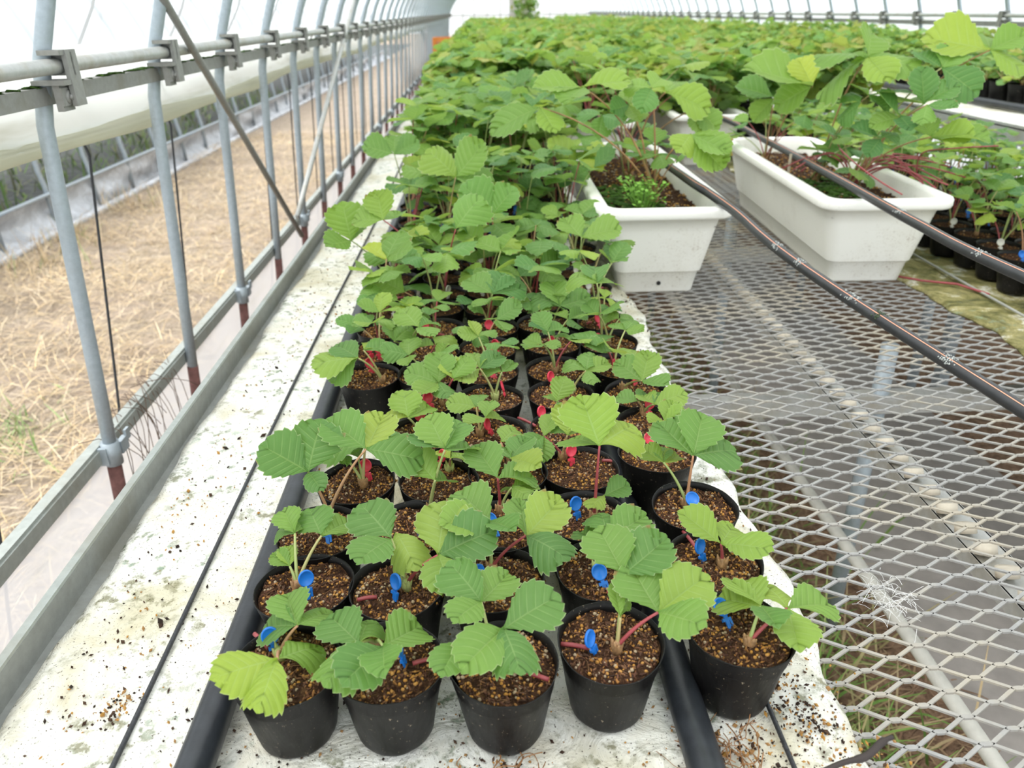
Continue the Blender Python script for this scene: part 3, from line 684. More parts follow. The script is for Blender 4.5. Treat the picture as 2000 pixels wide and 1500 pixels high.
# soil, pot, marker meshes --------------------------------------------
RP, HP = .0450, .076
def pot_mesh(seed):
    rs = random.Random(seed); a1, a2, p1, p2, p3 = rs.uniform(.012, .032), rs.uniform(.006, .018), rs.uniform(0, 6), rs.uniform(0, 6), rs.uniform(0, 6)
    def wob(a, z): k = (z/HP)**2; return k*(a1*math.sin(2*a+p1)+a2*math.sin(3*a+p2))+.008*math.sin(5*a+p3+z*60)*(1-.5*k)+.004*math.sin(11*a-p1+z*140)
    prof = [(.0, .0012), (.029, .001), (.0315, .003), (.0325, .006)]
    for i in range(1, 9): z = .006+.0063*i; prof.append((.0325+(RP-.0325)*1.03*(z-.006)/.070-.0006*i/8, z))
    
    for i in range(14): z = .0575+i*.0014; prof.append((.0325+(RP-.0325)*1.03*(z-.006)/.070+(.00055 if i % 2 else 0)-.0006, z))
    prof += [(RP+.0007, HP), (RP+.0004, HP+.0004), (RP-.0004, HP+.0002), (RP-.0022, HP-.006), (RP-.0034, .058), (RP-.006, .045)]
    mb = MB(); lathe(mb, prof, 44, 0, wob)
    return mb.mesh('pot', POT), wob
def soil_mesh(seed, wob, ng, base=ICO_V, bf=ICO_F, R=.0425, zc=.0695):
    rs = random.Random(seed); mb = MB(); nr, na = 10, 40; vs = [(0, 0, zc)]
    p = [rs.uniform(0, 6) for _ in range(4)]
    def hz(x, y): return zc+.0018*math.sin(x*90+p[0])*math.cos(y*80+p[1])+.0012*math.sin(x*210+y*170+p[2])-.10*max(0, math.hypot(x, y)-.033)
    for j in range(1, nr+1):
        for i in range(na):
            a = 2*math.pi*i/na; r = R*j/nr*(1+wob(a, HP*.95)*.9); x, y = r*math.cos(a), r*math.sin(a); vs.append((x, y, hz(x, y)+rs.gauss(0, .0005)))
    fs = [(0, 1+i, 1+(i+1) % na) for i in range(na)]+[(1+(j-1)*na+i, 1+j*na+i, 1+j*na+(i+1) % na, 1+(j-1)*na+(i+1) % na) for j in range(1, nr) for i in range(na)]
    mb.add(vs, fs, 0, True, None, (1, 1, 1))
    bfl = [tuple(f) for f in bf]
    pal = [(.50, .24, .05), (.56, .29, .08), (.38, .17, .045), (.12, .05, .03), (.07, .03, .018), (.09, .04, .022), (.15, .065, .035), (.10, .05, .03), (.04, .02, .012), (.14, .07, .04), (.45, .34, .22), (.20, .10, .05), (.05, .024, .014), (.34, .16, .05), (.16, .07, .035), (.24, .11, .05)]
    for _ in range(ng):
        r = R*.97*math.sqrt(rs.random()); a = rs.uniform(0, 6.283); x, y = r*math.cos(a), r*math.sin(a); c = rs.choice(pal)
        big = c[0] > .4; s = rs.uniform(.0008, .0018) if big else rs.uniform(.0007, .0016); rr = Matrix.Rotation(rs.uniform(0, 6), 3, Vector((rs.gauss(0, 1), rs.gauss(0, 1), 1)).normalized())
        sc = Vector((s*rs.uniform(.9, 1.3), s, s*rs.uniform(.8, 1.1))) if big else Vector((s*rs.uniform(1, 3.0), s*.7, s*.6))
        z = hz(x, y)+s*.3
        mb.add([rr @ Vector((v[0]*sc.x, v[1]*sc.y, v[2]*sc.z))+Vector((x, y, z)) for v in base], bfl, 1, big, None, c)
    for _ in range(14 if ng > 300 else 0):
        a = rs.uniform(0, 6.28); r = rs.uniform(0, .036); p0 = Vector((r*math.cos(a), r*math.sin(a), zc+.002)); a2 = rs.uniform(0, 6.28); d = Vector((math.cos(a2), math.sin(a2), 0))*rs.uniform(.006, .016)
        if (p0+d).length > .09: continue
        tube(mb, bez(p0, p0+d*.5+Vector((rs.gauss(0, .003), rs.gauss(0, .003), .004)), p0+d-Vector((0, 0, .001)), 4), .00025, 3, 1, False, (.25, .13, .06))
    return mb.mesh('soil', [SOIL, GRAIN], True)
POTS = []
for s_ in range(4):
    pm, wb = pot_mesh(s_); POTS.append((pm, soil_mesh(s_, wb, 900), soil_mesh(s_+9, wb, 130, OCT_V, OCT_F)))
def crown_mesh(seed, mat):
    rs = random.Random(seed); mb = MB()
    for i in range(5):
        a = i*1.256+rs.uniform(-.3, .3); d = Vector((math.cos(a), math.sin(a), 0)); tube(mb, bez(d*.0015, d*.0035+Vector((0, 0, .006)), d*.005+Vector((0, 0, .009+rs.uniform(0, .003))), 4), [.0022, .0026, .0022, .0013, .0004], 6)
    tube(mb, [(0, 0, -.002), (0, 0, .004), (0, 0, .009)], [.0045, .004, .002], 8)
    return mb.mesh('crown', mat)
CROWNS = [crown_mesh(0, CROWN), crown_mesh(1, CROWN_G), crown_mesh(2, CROWN)]
def marker_mesh(mat):
    mb = MB(); R_, t = .0072, .0010
    lp = [(0, -t), (R_*.96, -t), (R_, -t*.6), (R_, t*1.2), (R_*.84, t*1.2), (R_*.78, t*.2), (0, t*.2)]
    vs = []; n_ = 24
    for r, h in lp:
        for k in range(n_): a = 2*math.pi*k/n_; vs.append((r*math.cos(a), h, .0165+r*1.12*math.sin(a)))
    mb.add(vs, [(i*n_+k, i*n_+(k+1) % n_, (i+1)*n_+(k+1) % n_, (i+1)*n_+k) for i in range(len(lp)-1) for k in range(n_)])
    box(mb, -.0018, .0018, -.0009, .0009, -.010, .0095); box(mb, -.0042, .0042, -.0014, .0014, .0040, .0066)
    box(mb, -.0042, -.0022, -.0012, .0012, -.002, .0048)
    return mb.mesh('plant_marker', mat)
MK = {'blue': marker_mesh(BLUE), 'pink': marker_mesh(PINK), 'white': marker_mesh(WHITE_P)}
ZSOIL = ZS+.002+.0695
def marker(p, colr, rz, tilt, where):
    o = link('plant_marker', MK[colr], None, p); o.rotation_euler = (tilt, random.uniform(-.25, .25), rz+math.pi)
    tag(o, '%s disc marker in %s' % (colr if colr != 'white' else 'ivory', where), 'plant marker', '%s disc markers' % colr); return o
COLN = ['leftmost', 'second from left', 'middle', 'second from right', 'rightmost']
def where(c, r):
    return 'the pot %s in the %s row from front' % (COLN[c], ORD[r]) if r < 20 else 'a far pot'

COLX = [-.170, -.084, .004, .097, .205]
def colour_word(c): return {None: 'green', 'y': 'yellow-green', 'd': 'dark green'}[c]
TINTS = {None: (1, 1, 1), 'y': (1.38, 1.20, .95), 'd': (.72, .85, .95), 'b': (.95, 1.02, 1.05)}
def make_root(x, y, label, group, hi=True, z=ZS+.002):
    r = empty('potted_strawberry', (x, y, z)); k = random.randrange(4)
    tag(r, label, 'potted plant', group)
    rz = random.uniform(0, 6.28); P_, Sh, Sl = POTS[k]
    a = link('pot', P_, r); a.rotation_euler = (random.gauss(0, .012), random.gauss(0, .012), rz)
    s = link('soil', Sh if hi else Sl, r); s.rotation_euler = (0, 0, rz); return r
def tube_leaf(root, P, r0, r1, mat=PET, name='leaf'):
    mb = MB(); n_ = len(P); tube(mb, P, [r0+(r1-r0)*(i/(n_-1))**1.0*(1) for i in range(n_)], 8); 
    o = mb.obj(name, mat, root); return o
def facing(k): return (Vector((0, 0, 1))*(1-k)-FW*k).normalized()
def spec_leaf(root, crown, hub, tips, L=.05, width=1.0, red=False, col=None, me=None, face=.30):
    """hub: world point; tips: list of (px,py[,L])"""
    ro = Vector(root.location); c, h = crown-ro, hub-ro
    side = Vector((h.x-c.x, h.y-c.y, 0)); mid = c+(h-c)*.5+Vector((0, 0, 1))*.10*(h-c).length+side*-.10
    o = tube_leaf(root, bez(c, mid, h, 9), .0019, .0011, PET_RED if red else PET)
    for i, t in enumerate(tips):
        T = atl(t[0], t[1], hub, t[2] if len(t) > 2 else L)
        ph, pt = project(hub), project(T); pl = math.hypot(pt[0]-ph[0], pt[1]-ph[1])*ph[2]/F_PX; LL = (T-hub).length
        wf = width*min(1.12, .45+.58*min(pl/LL, 1.05))*1.0
        a = place_leaflet(o, h, T-ro, wf, me, random.gauss(0, .12), facing(face))
        if col: a.color = (*TINTS[col], 1)
    return o
def rand_leaf(root, crown, az, lean, H, L, pool, col=None, red=False):
    h = crown+Vector((math.cos(az)*lean, math.sin(az)*lean, H)); mid = crown+Vector((math.cos(az)*lean*.25, math.sin(az)*lean*.25, H*.62))
    o = tube_leaf(root, bez(crown, mid, h, 6), .0018, .0010, PET_RED if red else PET)
    tilt = random.uniform(-.15, .9)
    for k in (-1, 0, 1):
        a = az+k*random.uniform(1.35, 1.75); el = random.uniform(-.3, .3)+(.25 if k == 0 else 0)+tilt*.5-.1
        LL = L*random.uniform(.88, 1.12)*(1.05 if k == 0 else .95)
        q = place_leaflet(o, h, h+dirvec(a, el)*LL, random.uniform(.95, 1.08), random.choice(pool), random.gauss(0, .25))
        if col: q.color = (*TINTS[col], 1)
    return o
def stub(root, a, b_, r=.0019):
    ro = Vector(root.location); mb = MB(); tube(mb, bez(a-ro, (a+b_)/2-ro+Vector((0, 0, .002)), b_-ro, 5), r, 8); mb.obj('runner_stub', PET_RED, root)

# ---- measured plants of the first rows: crown px, leaves (hub px, height cm or None for upright plane, tips, options)
SP = {
(0,0): dict(crown=(548,1282), leaves=[((542,1288),3.0,[(418,1312),(506,1362),(636,1246)],dict(col='y',width=.86)), ((581,1222),3.2,[(558,1156),(507,1220),(650,1180)],{})], stub=((497,1238),(524,1266)), mk=('blue',538,1275,.4)),
(1,0): dict(crown=(735,1262), leaves=[((702,1258),3.0,[(640,1195),(722,1190),(640,1312)],{}), ((748,1262),3.4,[(824,1220),(750,1310),(676,1324)],{})], stub=((806,1296),(852,1286)), mk=('blue',790,1298,1.45)),
(2,0): dict(crown=(962,1290), leaves=[((984,1228),4.6,[(1086,1158),(906,1294),(1014,1288)],{}), ((940,1176),4.4,[(884,1094),(990,1126),(890,1202)],dict(L=.042)), ((900,1252),3.5,[(862,1310)],dict(L=.035))], stub=((1000,1306),(1072,1328)), mk=('blue',980,1310,.5)),
(3,0): dict(crown=(1205,1270), leaves=[((1218,1122),5.2,[(1170,1026),(1302,1056)],dict(width=1.12)), ((1286,1196),4.2,[(1232,1108),(1376,1120),(1366,1212)],dict(width=1.08,red=True)), ((1212,1206),3.0,[(1226,1152),(1200,1136)],dict(L=.03,width=.5,col='y'))], stub=((1096,1258),(1150,1266)), mk=('blue',1162,1275,1.0)),
(4,0): dict(crown=(1462,1262), leaves=[((1486,1184),3.2,[(1408,1172),(1518,1218),(1436,1130)],{}), ((1538,1188),3.4,[(1630,1172),(1492,1122),(1562,1264)],dict(red=True))], mk=('blue',1424,1222,.35,.9)),
(0,1): dict(crown=(582,1150), leaves=[((576,1042),3.8,[(552,990),(606,996),(536,1026)],dict(L=.034)), ((628,1046),4.2,[(600,984),(688,1010),(660,1040)],{}), ((566,1106),2.0,[(536,1082),(560,1070)],dict(L=.022,col='y'))], mk=('blue',602,1162,.5)),
(1,1): dict(crown=(794,1148), leaves=[((764,1052),4.4,[(706,978),(700,1086)],dict(width=1.1)), ((775,1040),4.2,[(808,1098)],dict(L=.044)), ((856,1084),4.2,[(866,974),(964,1032),(880,1146)],dict(width=1.12,red=True,L=.055))], stub=((698,1172),(736,1166)), mk=('blue',770,1168,-.8)),
(2,1): dict(crown=(960,1116), leaves=[((958,1018),5.0,[(894,958),(862,1018),(1002,1030)],dict(width=1.05)), ((1028,1046),4.4,[(1094,978),(1102,1074),(1016,984)],dict(red=True))], mk=('blue',945,1145,.9)),
(3,1): dict(crown=(1166,1116), leaves=[((1186,1052),3.6,[(1176,986),(1258,1012),(1136,1046)],{})], stub=((1186,1156),(1210,1164)), mk=('blue',1182,1150,.2,.5)),
(4,1): dict(crown=(1410,1106), leaves=[((1408,1062),2.6,[(1330,996),(1502,1064),(1438,1016)],dict(col='y',width=.95,red=True))], stub=((1334,1038),(1362,1074)), mk=('blue',1373,1095,.7)),
(0,2): dict(crown=(644,1008), leaves=[((715,877),7.2,[(826,892),(640,816),(748,816)],dict(L=.055)), ((602,922),5.5,[(512,868),(622,820),(626,952,.03)],dict(width=1.1))], stub=((655,1046),(676,1036)), mk=('blue',640,1056,.1,.7)),
(1,2): dict(crown=(848,990), leaves=[((869,878),7.4,[(812,842),(836,808),(898,820),(922,872)],dict(L=.045)), ((850,938),4.5,[(808,892),(878,936)],dict(L=.045,col='y'))], mk=('blue',818,1044,-.7)),
(2,2): dict(crown=(978,996), leaves=[((972,934),4.4,[(927,868),(1045,924)],dict(red=True)), ((1000,952),3.2,[(1048,940),(982,946),(1030,962)],dict(L=.032))], mk=('blue',968,1046,.3,.7)),
(3,2): dict(crown=(1160,1016), leaves=[((1171,871),8.6,[(1112,846),(1136,780),(1242,816)],dict(col='y',width=1.22,red=True,L=.058)), ((1180,968),2.6,[(1152,984),(1228,944)],dict(L=.03)), ], stub=((1090,996),(1112,1008)), mk=('blue',1128,1012,.5)),
(4,2): dict(crown=(1340,988), leaves=[((1296,903),4.6,[(1255,878),(1292,868),(1326,888)],dict(L=.03)), ((1354,890),6.0,[(1288,832),(1374,806),(1440,868)],dict(L=.056,width=1.1))], mk=('blue',1362,1004,.1,.8)),
(0,3): dict(crown=(710,950), leaves=[((714,868),4.5,[(628,862),(690,810),(764,836)],dict(col='b')), ((672,890),3.0,[(644,874),(696,870),(676,902)],dict(L=.026)), ((700,895),2.4,[(692,868)],dict(L=.03,col='y'))], mk=('pink',720,935,.4)),
(1,3): dict(crown=(878,920), leaves=[((880,896),2.4,[(850,876),(924,876)],dict(col='y',L=.038))], stub=((784,895),(808,902)), mk=('pink',857,912,-1.1)),
(2,3): dict(crown=(998,925), leaves=[((998,895),3.6,[(958,856),(1052,908),(1026,862)],{}), ((978,864),3.6,[(1010,830)],dict(L=.04))], mk=('pink',940,912,.8)),
(3,3): dict(crown=(1098,896), leaves=[((1062,852),3.0,[(1027,868),(1082,810),(1060,896)],dict(L=.032,red=True)), ((1108,850),3.6,[(1084,812),(1108,786),(1128,830)],dict(L=.036))], stub=((1176,900),(1200,902)), mk=('pink',1116,906,.5)),
(4,3): dict(crown=(1264,864), leaves=[((1297,822),3.6,[(1348,804),(1270,822),(1314,788)],dict(L=.036,col='y'))], mk=('pink',1278,882,.2,.6)),
(1,4): dict(crown=(820,850), leaves=[((797,816),3.0,[(744,802),(787,756),(840,790)],dict(col='y')), ((842,820),2.6,[(878,802),(850,850)],dict(L=.035))], mk=('pink',822,835,.4)),
(2,4): dict(crown=(938,850), leaves=[((930,795),3.4,[(874,782),(936,766)],dict(L=.036)), ((948,816),3.0,[(910,826),(958,778),(982,810)],dict(L=.034))], mk=('pink',960,848,1.2)),
(3,4): dict(crown=(1078,806), leaves=[((1087,785),2.4,[(1070,766),(1102,736),(1106,812)],dict(L=.032))], stub=((1012,816),(1046,832)), mk=('pink',1064,826,.8)),
(4,4): dict(crown=(1254,804), leaves=[((1247,784),2.2,[(1203,774),(1262,766)],dict(L=.032)), ((1277,790),2.8,[(1254,770),(1304,768),(1338,764)],dict(L=.036))], mk=('pink',1266,812,.3)),
(1,5): dict(crown=(867,792), leaves=[((885,740),4.4,[(876,704),(914,694)],dict(red=True,L=.038,col='y')), ((856,748),3.6,[(794,722),(862,688),(815,768),(874,766)],dict(L=.044))], mk=('pink',843,798,.6)),
(2,5): dict(crown=(967,780), leaves=[((937,720),4.6,[(889,746),(926,684),(976,696)],dict(L=.042)), ((980,727),4.0,[(1002,710),(946,714)],dict(L=.03))], mk=('pink',987,776,1.5)),
(3,5): dict(crown=(1117,768), leaves=[((1145,724),3.6,[(1107,698),(1152,682),(1186,710),(1160,742)],dict(L=.036))], mk=('pink',1080,757,.9)),
(4,5): dict(crown=(1217,762), leaves=[((1254,744),2.8,[(1205,708),(1268,690),(1303,748)],dict(L=.045))], mk=('pink',1240,752,.1,.5)),
(0,6): dict(crown=(747,746), leaves=[((700,700),4.6,[(638,736),(655,668),(608,700)],dict(L=.050)), ((710,684),5.0,[(764,670),(742,656)],dict(L=.045))], mk=('pink',727,730,.4)),
(1,7): dict(crown=(752,696), leaves=[((818,640),6.5,[(784,597),(850,622),(846,648)],dict(L=.048)), ((770,667),4.0,[(763,630),(802,634)],dict(L=.036))], mk=('pink',740,700,.4)),
}
# taller plants further back: crown px, hub px, tips
TALL = [((870,500),(890,346),[(842,288),(947,282),(963,362)],None),((845,560),(749,430),[(689,428),(737,375),(782,420)],None),((725,540),(686,470),[(640,478),(668,396),(700,430)],'y'),
 ((963,540),(962,418),[(905,360),(1004,366),(938,420)],'b'),((869,568),(890,448),[(872,430),(932,380),(905,425)],'b'),((1050,470),(1058,418),[(1033,378),(1080,404),(1012,408)],'d'),
 ((1094,556),(1136,463),[(1103,430),(1211,443),(1155,432)],None),((1122,410),(1127,322),[(1079,267),(1188,295)],'y'),((775,430),(770,301),[(709,284),(770,264),(816,274)],None),
 ((938,560),(944,478),[(904,447),(978,472)],'b'),((1020,560),(1013,508),[(974,486),(1053,493),(985,520)],None),((1040,570),(1052,526),[(1101,504),(1094,546),(1036,506)],None),
 ((1172,664),(1166,553),[(1112,528),(1160,518),(1206,547)],None),((950,636),(962,574),[(913,543),(984,528),(1023,557)],'d'),((1095,650),(1094,598),[(1040,570),(1079,548),(1149,583)],None),
 ((821,612),(791,571),[(730,538),(825,541)],'b'),((735,650),(740,595),[(718,561),(789,580)],None)]

COLT = [(-.170, -.087, .007, .096, .207), (-.174, -.088, .002, .104, .212), (-.175, -.078, .006, .098, .216), (-.149, -.060, .020, .104, .199)]
ROWY = [(.470, .468, .464, .482, .488), (.564, .560, .566, .572, .579), (.647, .650, .645, .658, .669), (.740, .737, .746, .752, .778)]
ROOTS = {}
NROW = 33
for r in range(NROW):
    for c in range(5):
        if (c, r) in ((0, 4), (0, 5)): continue
        y = ROWY[r][c] if r < 4 else .478+.0905*r+random.gauss(0, .003)+(.008 if c > 2 else 0); x = COLT[r][c] if r < 4 else COLX[c]+random.gauss(0, .002)
        if r > 5: x = [-.172, -.083, .006, .097, .195][c]+random.gauss(0, .004)
        if r < 20: lab = 'strawberry plant in black pot, %s in the %s row from the front' % (COLN[c], ORD[r])
        elif r < 20: lab = 'leafy strawberry plant in a black pot behind the open pots of the left bed'
        else: lab = 'strawberry plant in the crowded far part of the left bed'
        root = make_root(x, y, lab, 'potted strawberry plants of the left bed', r < 9); ROOTS[(c, r)] = root
        near = r < 8; sp = SP.get((c, r)); crown = Vector((x+random.gauss(0, .004), y+random.gauss(0, .004), ZSOIL))
        if sp: crown = atz(*sp['crown'], ZSOIL)
        ro = Vector(root.location)
        d2 = math.hypot(crown.x-x, crown.y-y)
        if d2 > .034: crown = Vector((x, y, ZSOIL))+(Vector((crown.x-x, crown.y-y, 0)))*(.034/d2)
        cm = link('crown', random.choice(CROWNS), root, crown-ro); cm.rotation_euler = (0, 0, random.uniform(0, 6)); cm.scale = (1.1,)*3
        if sp:
            for hub, h, tips, opt in sp['leaves']:
                o_ = dict(L=.048, width=1.04); o_.update(opt)
                spec_leaf(root, crown+Vector((0, 0, .004)), atz(*hub, ZSOIL+h*.01), tips, **o_)
            if 'stub' in sp: stub(root, atz(*sp['stub'][0], ZSOIL+.003), atz(*sp['stub'][1], ZSOIL+.003))
            if 'mk' in sp:
                m_ = sp['mk']; p = atz(m_[1], m_[2], ZSOIL+.001); marker(p, m_[0], m_[3], (m_[4] if len(m_) > 4 else .25), where(c, r))
        else:
            cl = crown-ro+Vector((0, 0, .004))
            if r < 9: nl, H, L, ln = random.choice([2, 2, 3]), (.032, .055), .036, (.015, .035)
            elif r < 14: nl, H, L, ln = random.choice([2, 3]), (.05, .11), .046, (.015, .040)
            elif r < 18: nl, H, L, ln = random.choice([3, 4]), (.09, .18), .055, (.02, .06)
            else: nl, H, L, ln = 5, (.12, .25), .064, (.03, .08)
            a0 = random.uniform(0, 6.28)
            for k in range(nl):
                az_ = a0+k*6.28/nl+random.gauss(0, .35)
                if c == 0 and r > 9 and math.cos(az_) < 0: az_ = math.pi-az_+random.gauss(0, .3)
                rand_leaf(root, cl, az_, random.uniform(*ln), random.uniform(*H), L*random.uniform(.8, 1.15), HI if r < 9 else MD, random.choice([None, None, 'y', 'b', 'd']), random.random() < .2)
            if r < 18 and random.random() < .8:
                colr = 'pink' if r < 9 else ('white' if r < 14 else 'blue'); a = random.uniform(3.4, 5.8)
                marker(Vector((x+.020*math.cos(a), y+.020*math.sin(a), ZSOIL+.001)), colr, random.uniform(-1.2, 1.2), random.uniform(-.1, .45), where(c, r))
            if r < 12 and random.random() < .5:
                a = random.uniform(0, 6.28); q = Vector((x+.022*math.cos(a), y+.022*math.sin(a), ZSOIL+.003)); stub(root, q, q+Vector((math.cos(a+1)*.012, math.sin(a+1)*.012, .001)))
for cr, hub, tips, col in TALL:
    cp = atz(*cr, ZSOIL); best = min(ROOTS.items(), key=lambda kv: (Vector(kv[1].location)-Vector((cp.x, cp.y, ZS))).length); root = best[1]
    v = Vector((cp.x-root.location.x, cp.y-root.location.y, 0)); 
    if v.length > .02: v *= .02/v.length
    c_ = Vector((root.location.x, root.location.y, ZSOIL+.004))+v
    H = aty(hub[0], hub[1], c_.y-.02)
    spec_leaf(root, c_, H, tips, L=.058, width=1.12, red=random.random() < .35, col=col, face=.45)

# right bed and raised bench ------------------------------------------
def grown_plant(x, y, z, lab, grp, tall, nl, L):
    root = make_root(x, y, lab, grp, False, z); cl = Vector((0, 0, .072)); cm = link('crown', CROWNS[0], root, cl); a0 = random.uniform(0, 6.28)
    for k in range(nl): rand_leaf(root, cl, a0+k*6.28/nl+random.gauss(0, .35), random.uniform(.02, .065), random.uniform(*tall), L*random.uniform(.8, 1.15), MD, random.choice([None, None, 'y', 'd']), random.random() < .2)
    return root
for r in range(20):
    for c in range(5):
        y = 1.33+.091*r+random.gauss(0, .003); x = 1.128+.090*c+random.gauss(0, .003)
        pj = project((x, y, .9))
        if pj[0] > 2080: continue
        lab = ('strawberry plant in a black pot on the mossy fleece, row %s from the right edge of the picture, %s' % (ORD[r], COLN[c])) if False else None
        if c == 0 and r < 9: lab = 'strawberry plant in a black pot beside the mossy fleece strip, %s along the bed edge' % ORD[r]
        elif r < 7: lab = 'strawberry plant in the right-hand bed, %s column from the mossy strip, %s row' % (ORD[c], ORD[r])
        else: lab = 'strawberry plant in the packed right-hand bed behind the planters'
        root = grown_plant(x, y, ZS+.002, lab, 'potted strawberry plants of the right bed', (.05, .12) if r < 5 else (.08, .15), 3 if r < 3 else 4, .042)
        if random.random() < .5: marker(Vector((x-.012, y-.022, ZSOIL+.001)), random.choice(['blue', 'white']), random.uniform(-1, 1), .3, 'a pot in the right-hand bed')
for r in range(2, 16):
    for c in range(2):
        y = 2.55+.105*r; x = 1.945+.100*c+random.gauss(0, .003)
        grown_plant(x, y, 1.013, ('strawberry plant in the front line of the raised bench, %s from the right' % ORD[r-2]) if c == 0 and r < 10 else 'strawberry plant in a black pot farther along the raised bench', 'potted strawberry plants on the raised bench', (.03, .09), 4, .034)

# ---- far foliage as masses -----------------------------------------
LV, LF, LUV = leaflet_arrays(teeth=4, sub=2, cols=1, fold=.25, droop=.25, curl=.05, wave=.05, seed=3, tooth=.07, width=1.12)
def tri_leaf():
    V = []; Fc = []; UV = []; k = 0
    for az in (-1.55, 0, 1.55):
        M_ = np.array(Matrix.Rotation(az, 3, 'Z') @ Matrix.Rotation(-.15, 3, 'X')); V.append(LV @ M_.T); Fc.append(LF+k); UV.append(LUV); k += len(LV)
    return np.concatenate(V), np.concatenate(Fc), np.concatenate(UV)
TV, TF, TUV = tri_leaf()
GREENS = np.array([(.15, .32, .07), (.22, .39, .08), (.27, .42, .08), (.33, .43, .08), (.18, .35, .10), (.38, .42, .10), (.24, .43, .10), (.30, .45, .11), (.40, .40, .10)])*1.08
def foliage(name, n, fp, label, L=(.035, .055), low=.35):
    pos = np.array([fp() for _ in range(n)]); az = RNG.uniform(0, 2*np.pi, n); tx = RNG.normal(0, .35, n); ty = RNG.normal(0, .35, n)
    cz, sz_ = np.cos(az), np.sin(az); Z = np.zeros(n); O = np.ones(n)
    Rz = np.stack([cz, -sz_, Z, sz_, cz, Z, Z, Z, O], 1).reshape(n, 3, 3)
    Rx = np.stack([O, Z, Z, Z, np.cos(tx), -np.sin(tx), Z, np.sin(tx), np.cos(tx)], 1).reshape(n, 3, 3)
    Ry = np.stack([np.cos(ty), Z, np.sin(ty), Z, O, Z, -np.sin(ty), Z, np.cos(ty)], 1).reshape(n, 3, 3)
    R_ = Rz @ Rx @ Ry; s = RNG.uniform(L[0], L[1], n); cols = GREENS[RNG.integers(0, len(GREENS), n)]*RNG.uniform(.85, 1.15, (n, 1))
    V, Fc, cc = scatter(TV, TF, pos, R_, np.stack([s, s, s], 1), cols)
    o = link(name, mass(name, V, Fc, LEAF_T, cc, True, np.tile(TUV, (n, 1)))); tag(o, label, 'foliage', kind='stuff'); return o
def canopy(x0, x1, y0, y1, zb, zt, edge=.05):
    def f():
        x = random.uniform(x0, x1); y = y0+(y1-y0)*random.random()**1.25; t = random.random()**.5
        top = zt+.035*math.sin(y*2.3+x*5)+.02*math.sin(y*7+x*11)
        e = min(1, (x-x0)/edge, (x1-x)/edge); top -= (1-e)*.07
        return (x, y, zb+(top-zb)*t)
    return f
foliage('strawberry_foliage', 9000, canopy(-.195, .30, 3.35, 21.3, .95, 1.17), 'continuous strawberry foliage of the left bed receding to the end wall', (.045, .068))
foliage('strawberry_foliage', 11000, canopy(.30, 1.60, 3.2, 21.3, .95, 1.17), 'continuous strawberry foliage behind the white planters in the middle distance', (.045, .068))
foliage('strawberry_foliage', 11000, canopy(1.92, 2.78, 2.5, 21.3, 1.10, 1.20), 'mass of small strawberry plants covering the raised bench by the right wall', (.026, .042))
# dark pot mass under the far canopies
pm = MB()
for (x0, nx, y0, ny, z, dx) in ((-.172, 5, 3.46, 60, ZS+.002, .092), (1.128, 5, 3.16, 60, ZS+.002, .090), (2.145, 6, 2.55, 60, 1.013, .1)):
    for i in range(nx):
        for j in range(ny):
            cx, cy = x0+i*dx, y0+j*.092; n_ = 10
            vs = [(cx+r_*math.cos(6.2832*k/n_), cy+r_*math.sin(6.2832*k/n_), z+h) for r_, h in ((.032, 0), (.0445, .076), (.042, .070)) for k in range(n_)]
            pm.add(vs, [(q*n_+k, q*n_+(k+1) % n_, (q+1)*n_+(k+1) % n_, (q+1)*n_+k) for q in range(2) for k in range(n_)]+[tuple(2*n_+k for k in range(n_))])
tag(pm.obj('pots', POT), 'black pots hidden under the distant foliage', 'pots', kind='stuff')

# ================================================================== PLANTERS
def rrect(hx, hy, r, n=6):
    out = []
    for cx, cy, a0 in ((hx-r, hy-r, 0), (-hx+r, hy-r, math.pi/2), (-hx+r, -hy+r, math.pi), (hx-r, -hy+r, 1.5*math.pi)):
        for k in range(n+1): a = a0+math.pi/2*k/n; out.append((cx+r*math.cos(a), cy+r*math.sin(a)))
    return out
def planter_mesh():
    mb = MB(); H = .192; hx0, hx1, hy0, hy1 = .080, .118, .385, .425
    def w(z): t = z/H; return hx0+(hx1-hx0)*t, hy0+(hy1-hy0)*t
    L = []
    def ring(hx, hy, z, r): L.append([(x, y, z) for x, y in rrect(hx, hy, r)])
    a, b_ = w(0); ring(a-.022, b_-.022, 0, .012); ring(a, b_, 0, .018); ring(a+.001, b_+.001, .003, .02)
    a, b_ = w(.046); ring(a, b_, .046, .022); ring(a+.0015, b_+.0015, .0475, .022); ring(a+.0045, b_+.0045, .0485, .024); ring(a+.005, b_+.005, .051, .024)
    for z in (.09, .14, .172): a, b_ = w(z); ring(a+.005, b_+.005, z, .028)
    a, b_ = w(.175); ring(a+.022, b_+.022, .172, .040); ring(a+.026, b_+.026, .1735, .044); ring(a+.028, b_+.028, .178, .046); ring(a+.028, b_+.028, .190, .046); ring(a+.026, b_+.026, .1935, .045); ring(a+.018, b_+.018, .195, .042)
    ring(a+.003, b_+.003, .194, .032); ring(a-.001, b_-.001, .189, .030)
    for z in (.15, .10): a, b_ = w(z); ring(a, b_, z, .026)
    n_ = len(L[0]); V = [p for l in L for p in l]
    mb.add(V, [tuple(range(n_))[::-1]], 0, False); mb.f = []; mb.m = []; mb.sm = []
    fs = [(i*n_+k, i*n_+(k+1) % n_, (i+1)*n_+(k+1) % n_, (i+1)*n_+k) for i in range(len(L)-1) for k in range(n_)]+[tuple(range(n_))[::-1]]
    for f in fs: mb.f.append(f); mb.m.append(0); mb.sm.append(True)
    me = mb.mesh('tub', PLANT)
    return me, w
TUB, PW = planter_mesh()
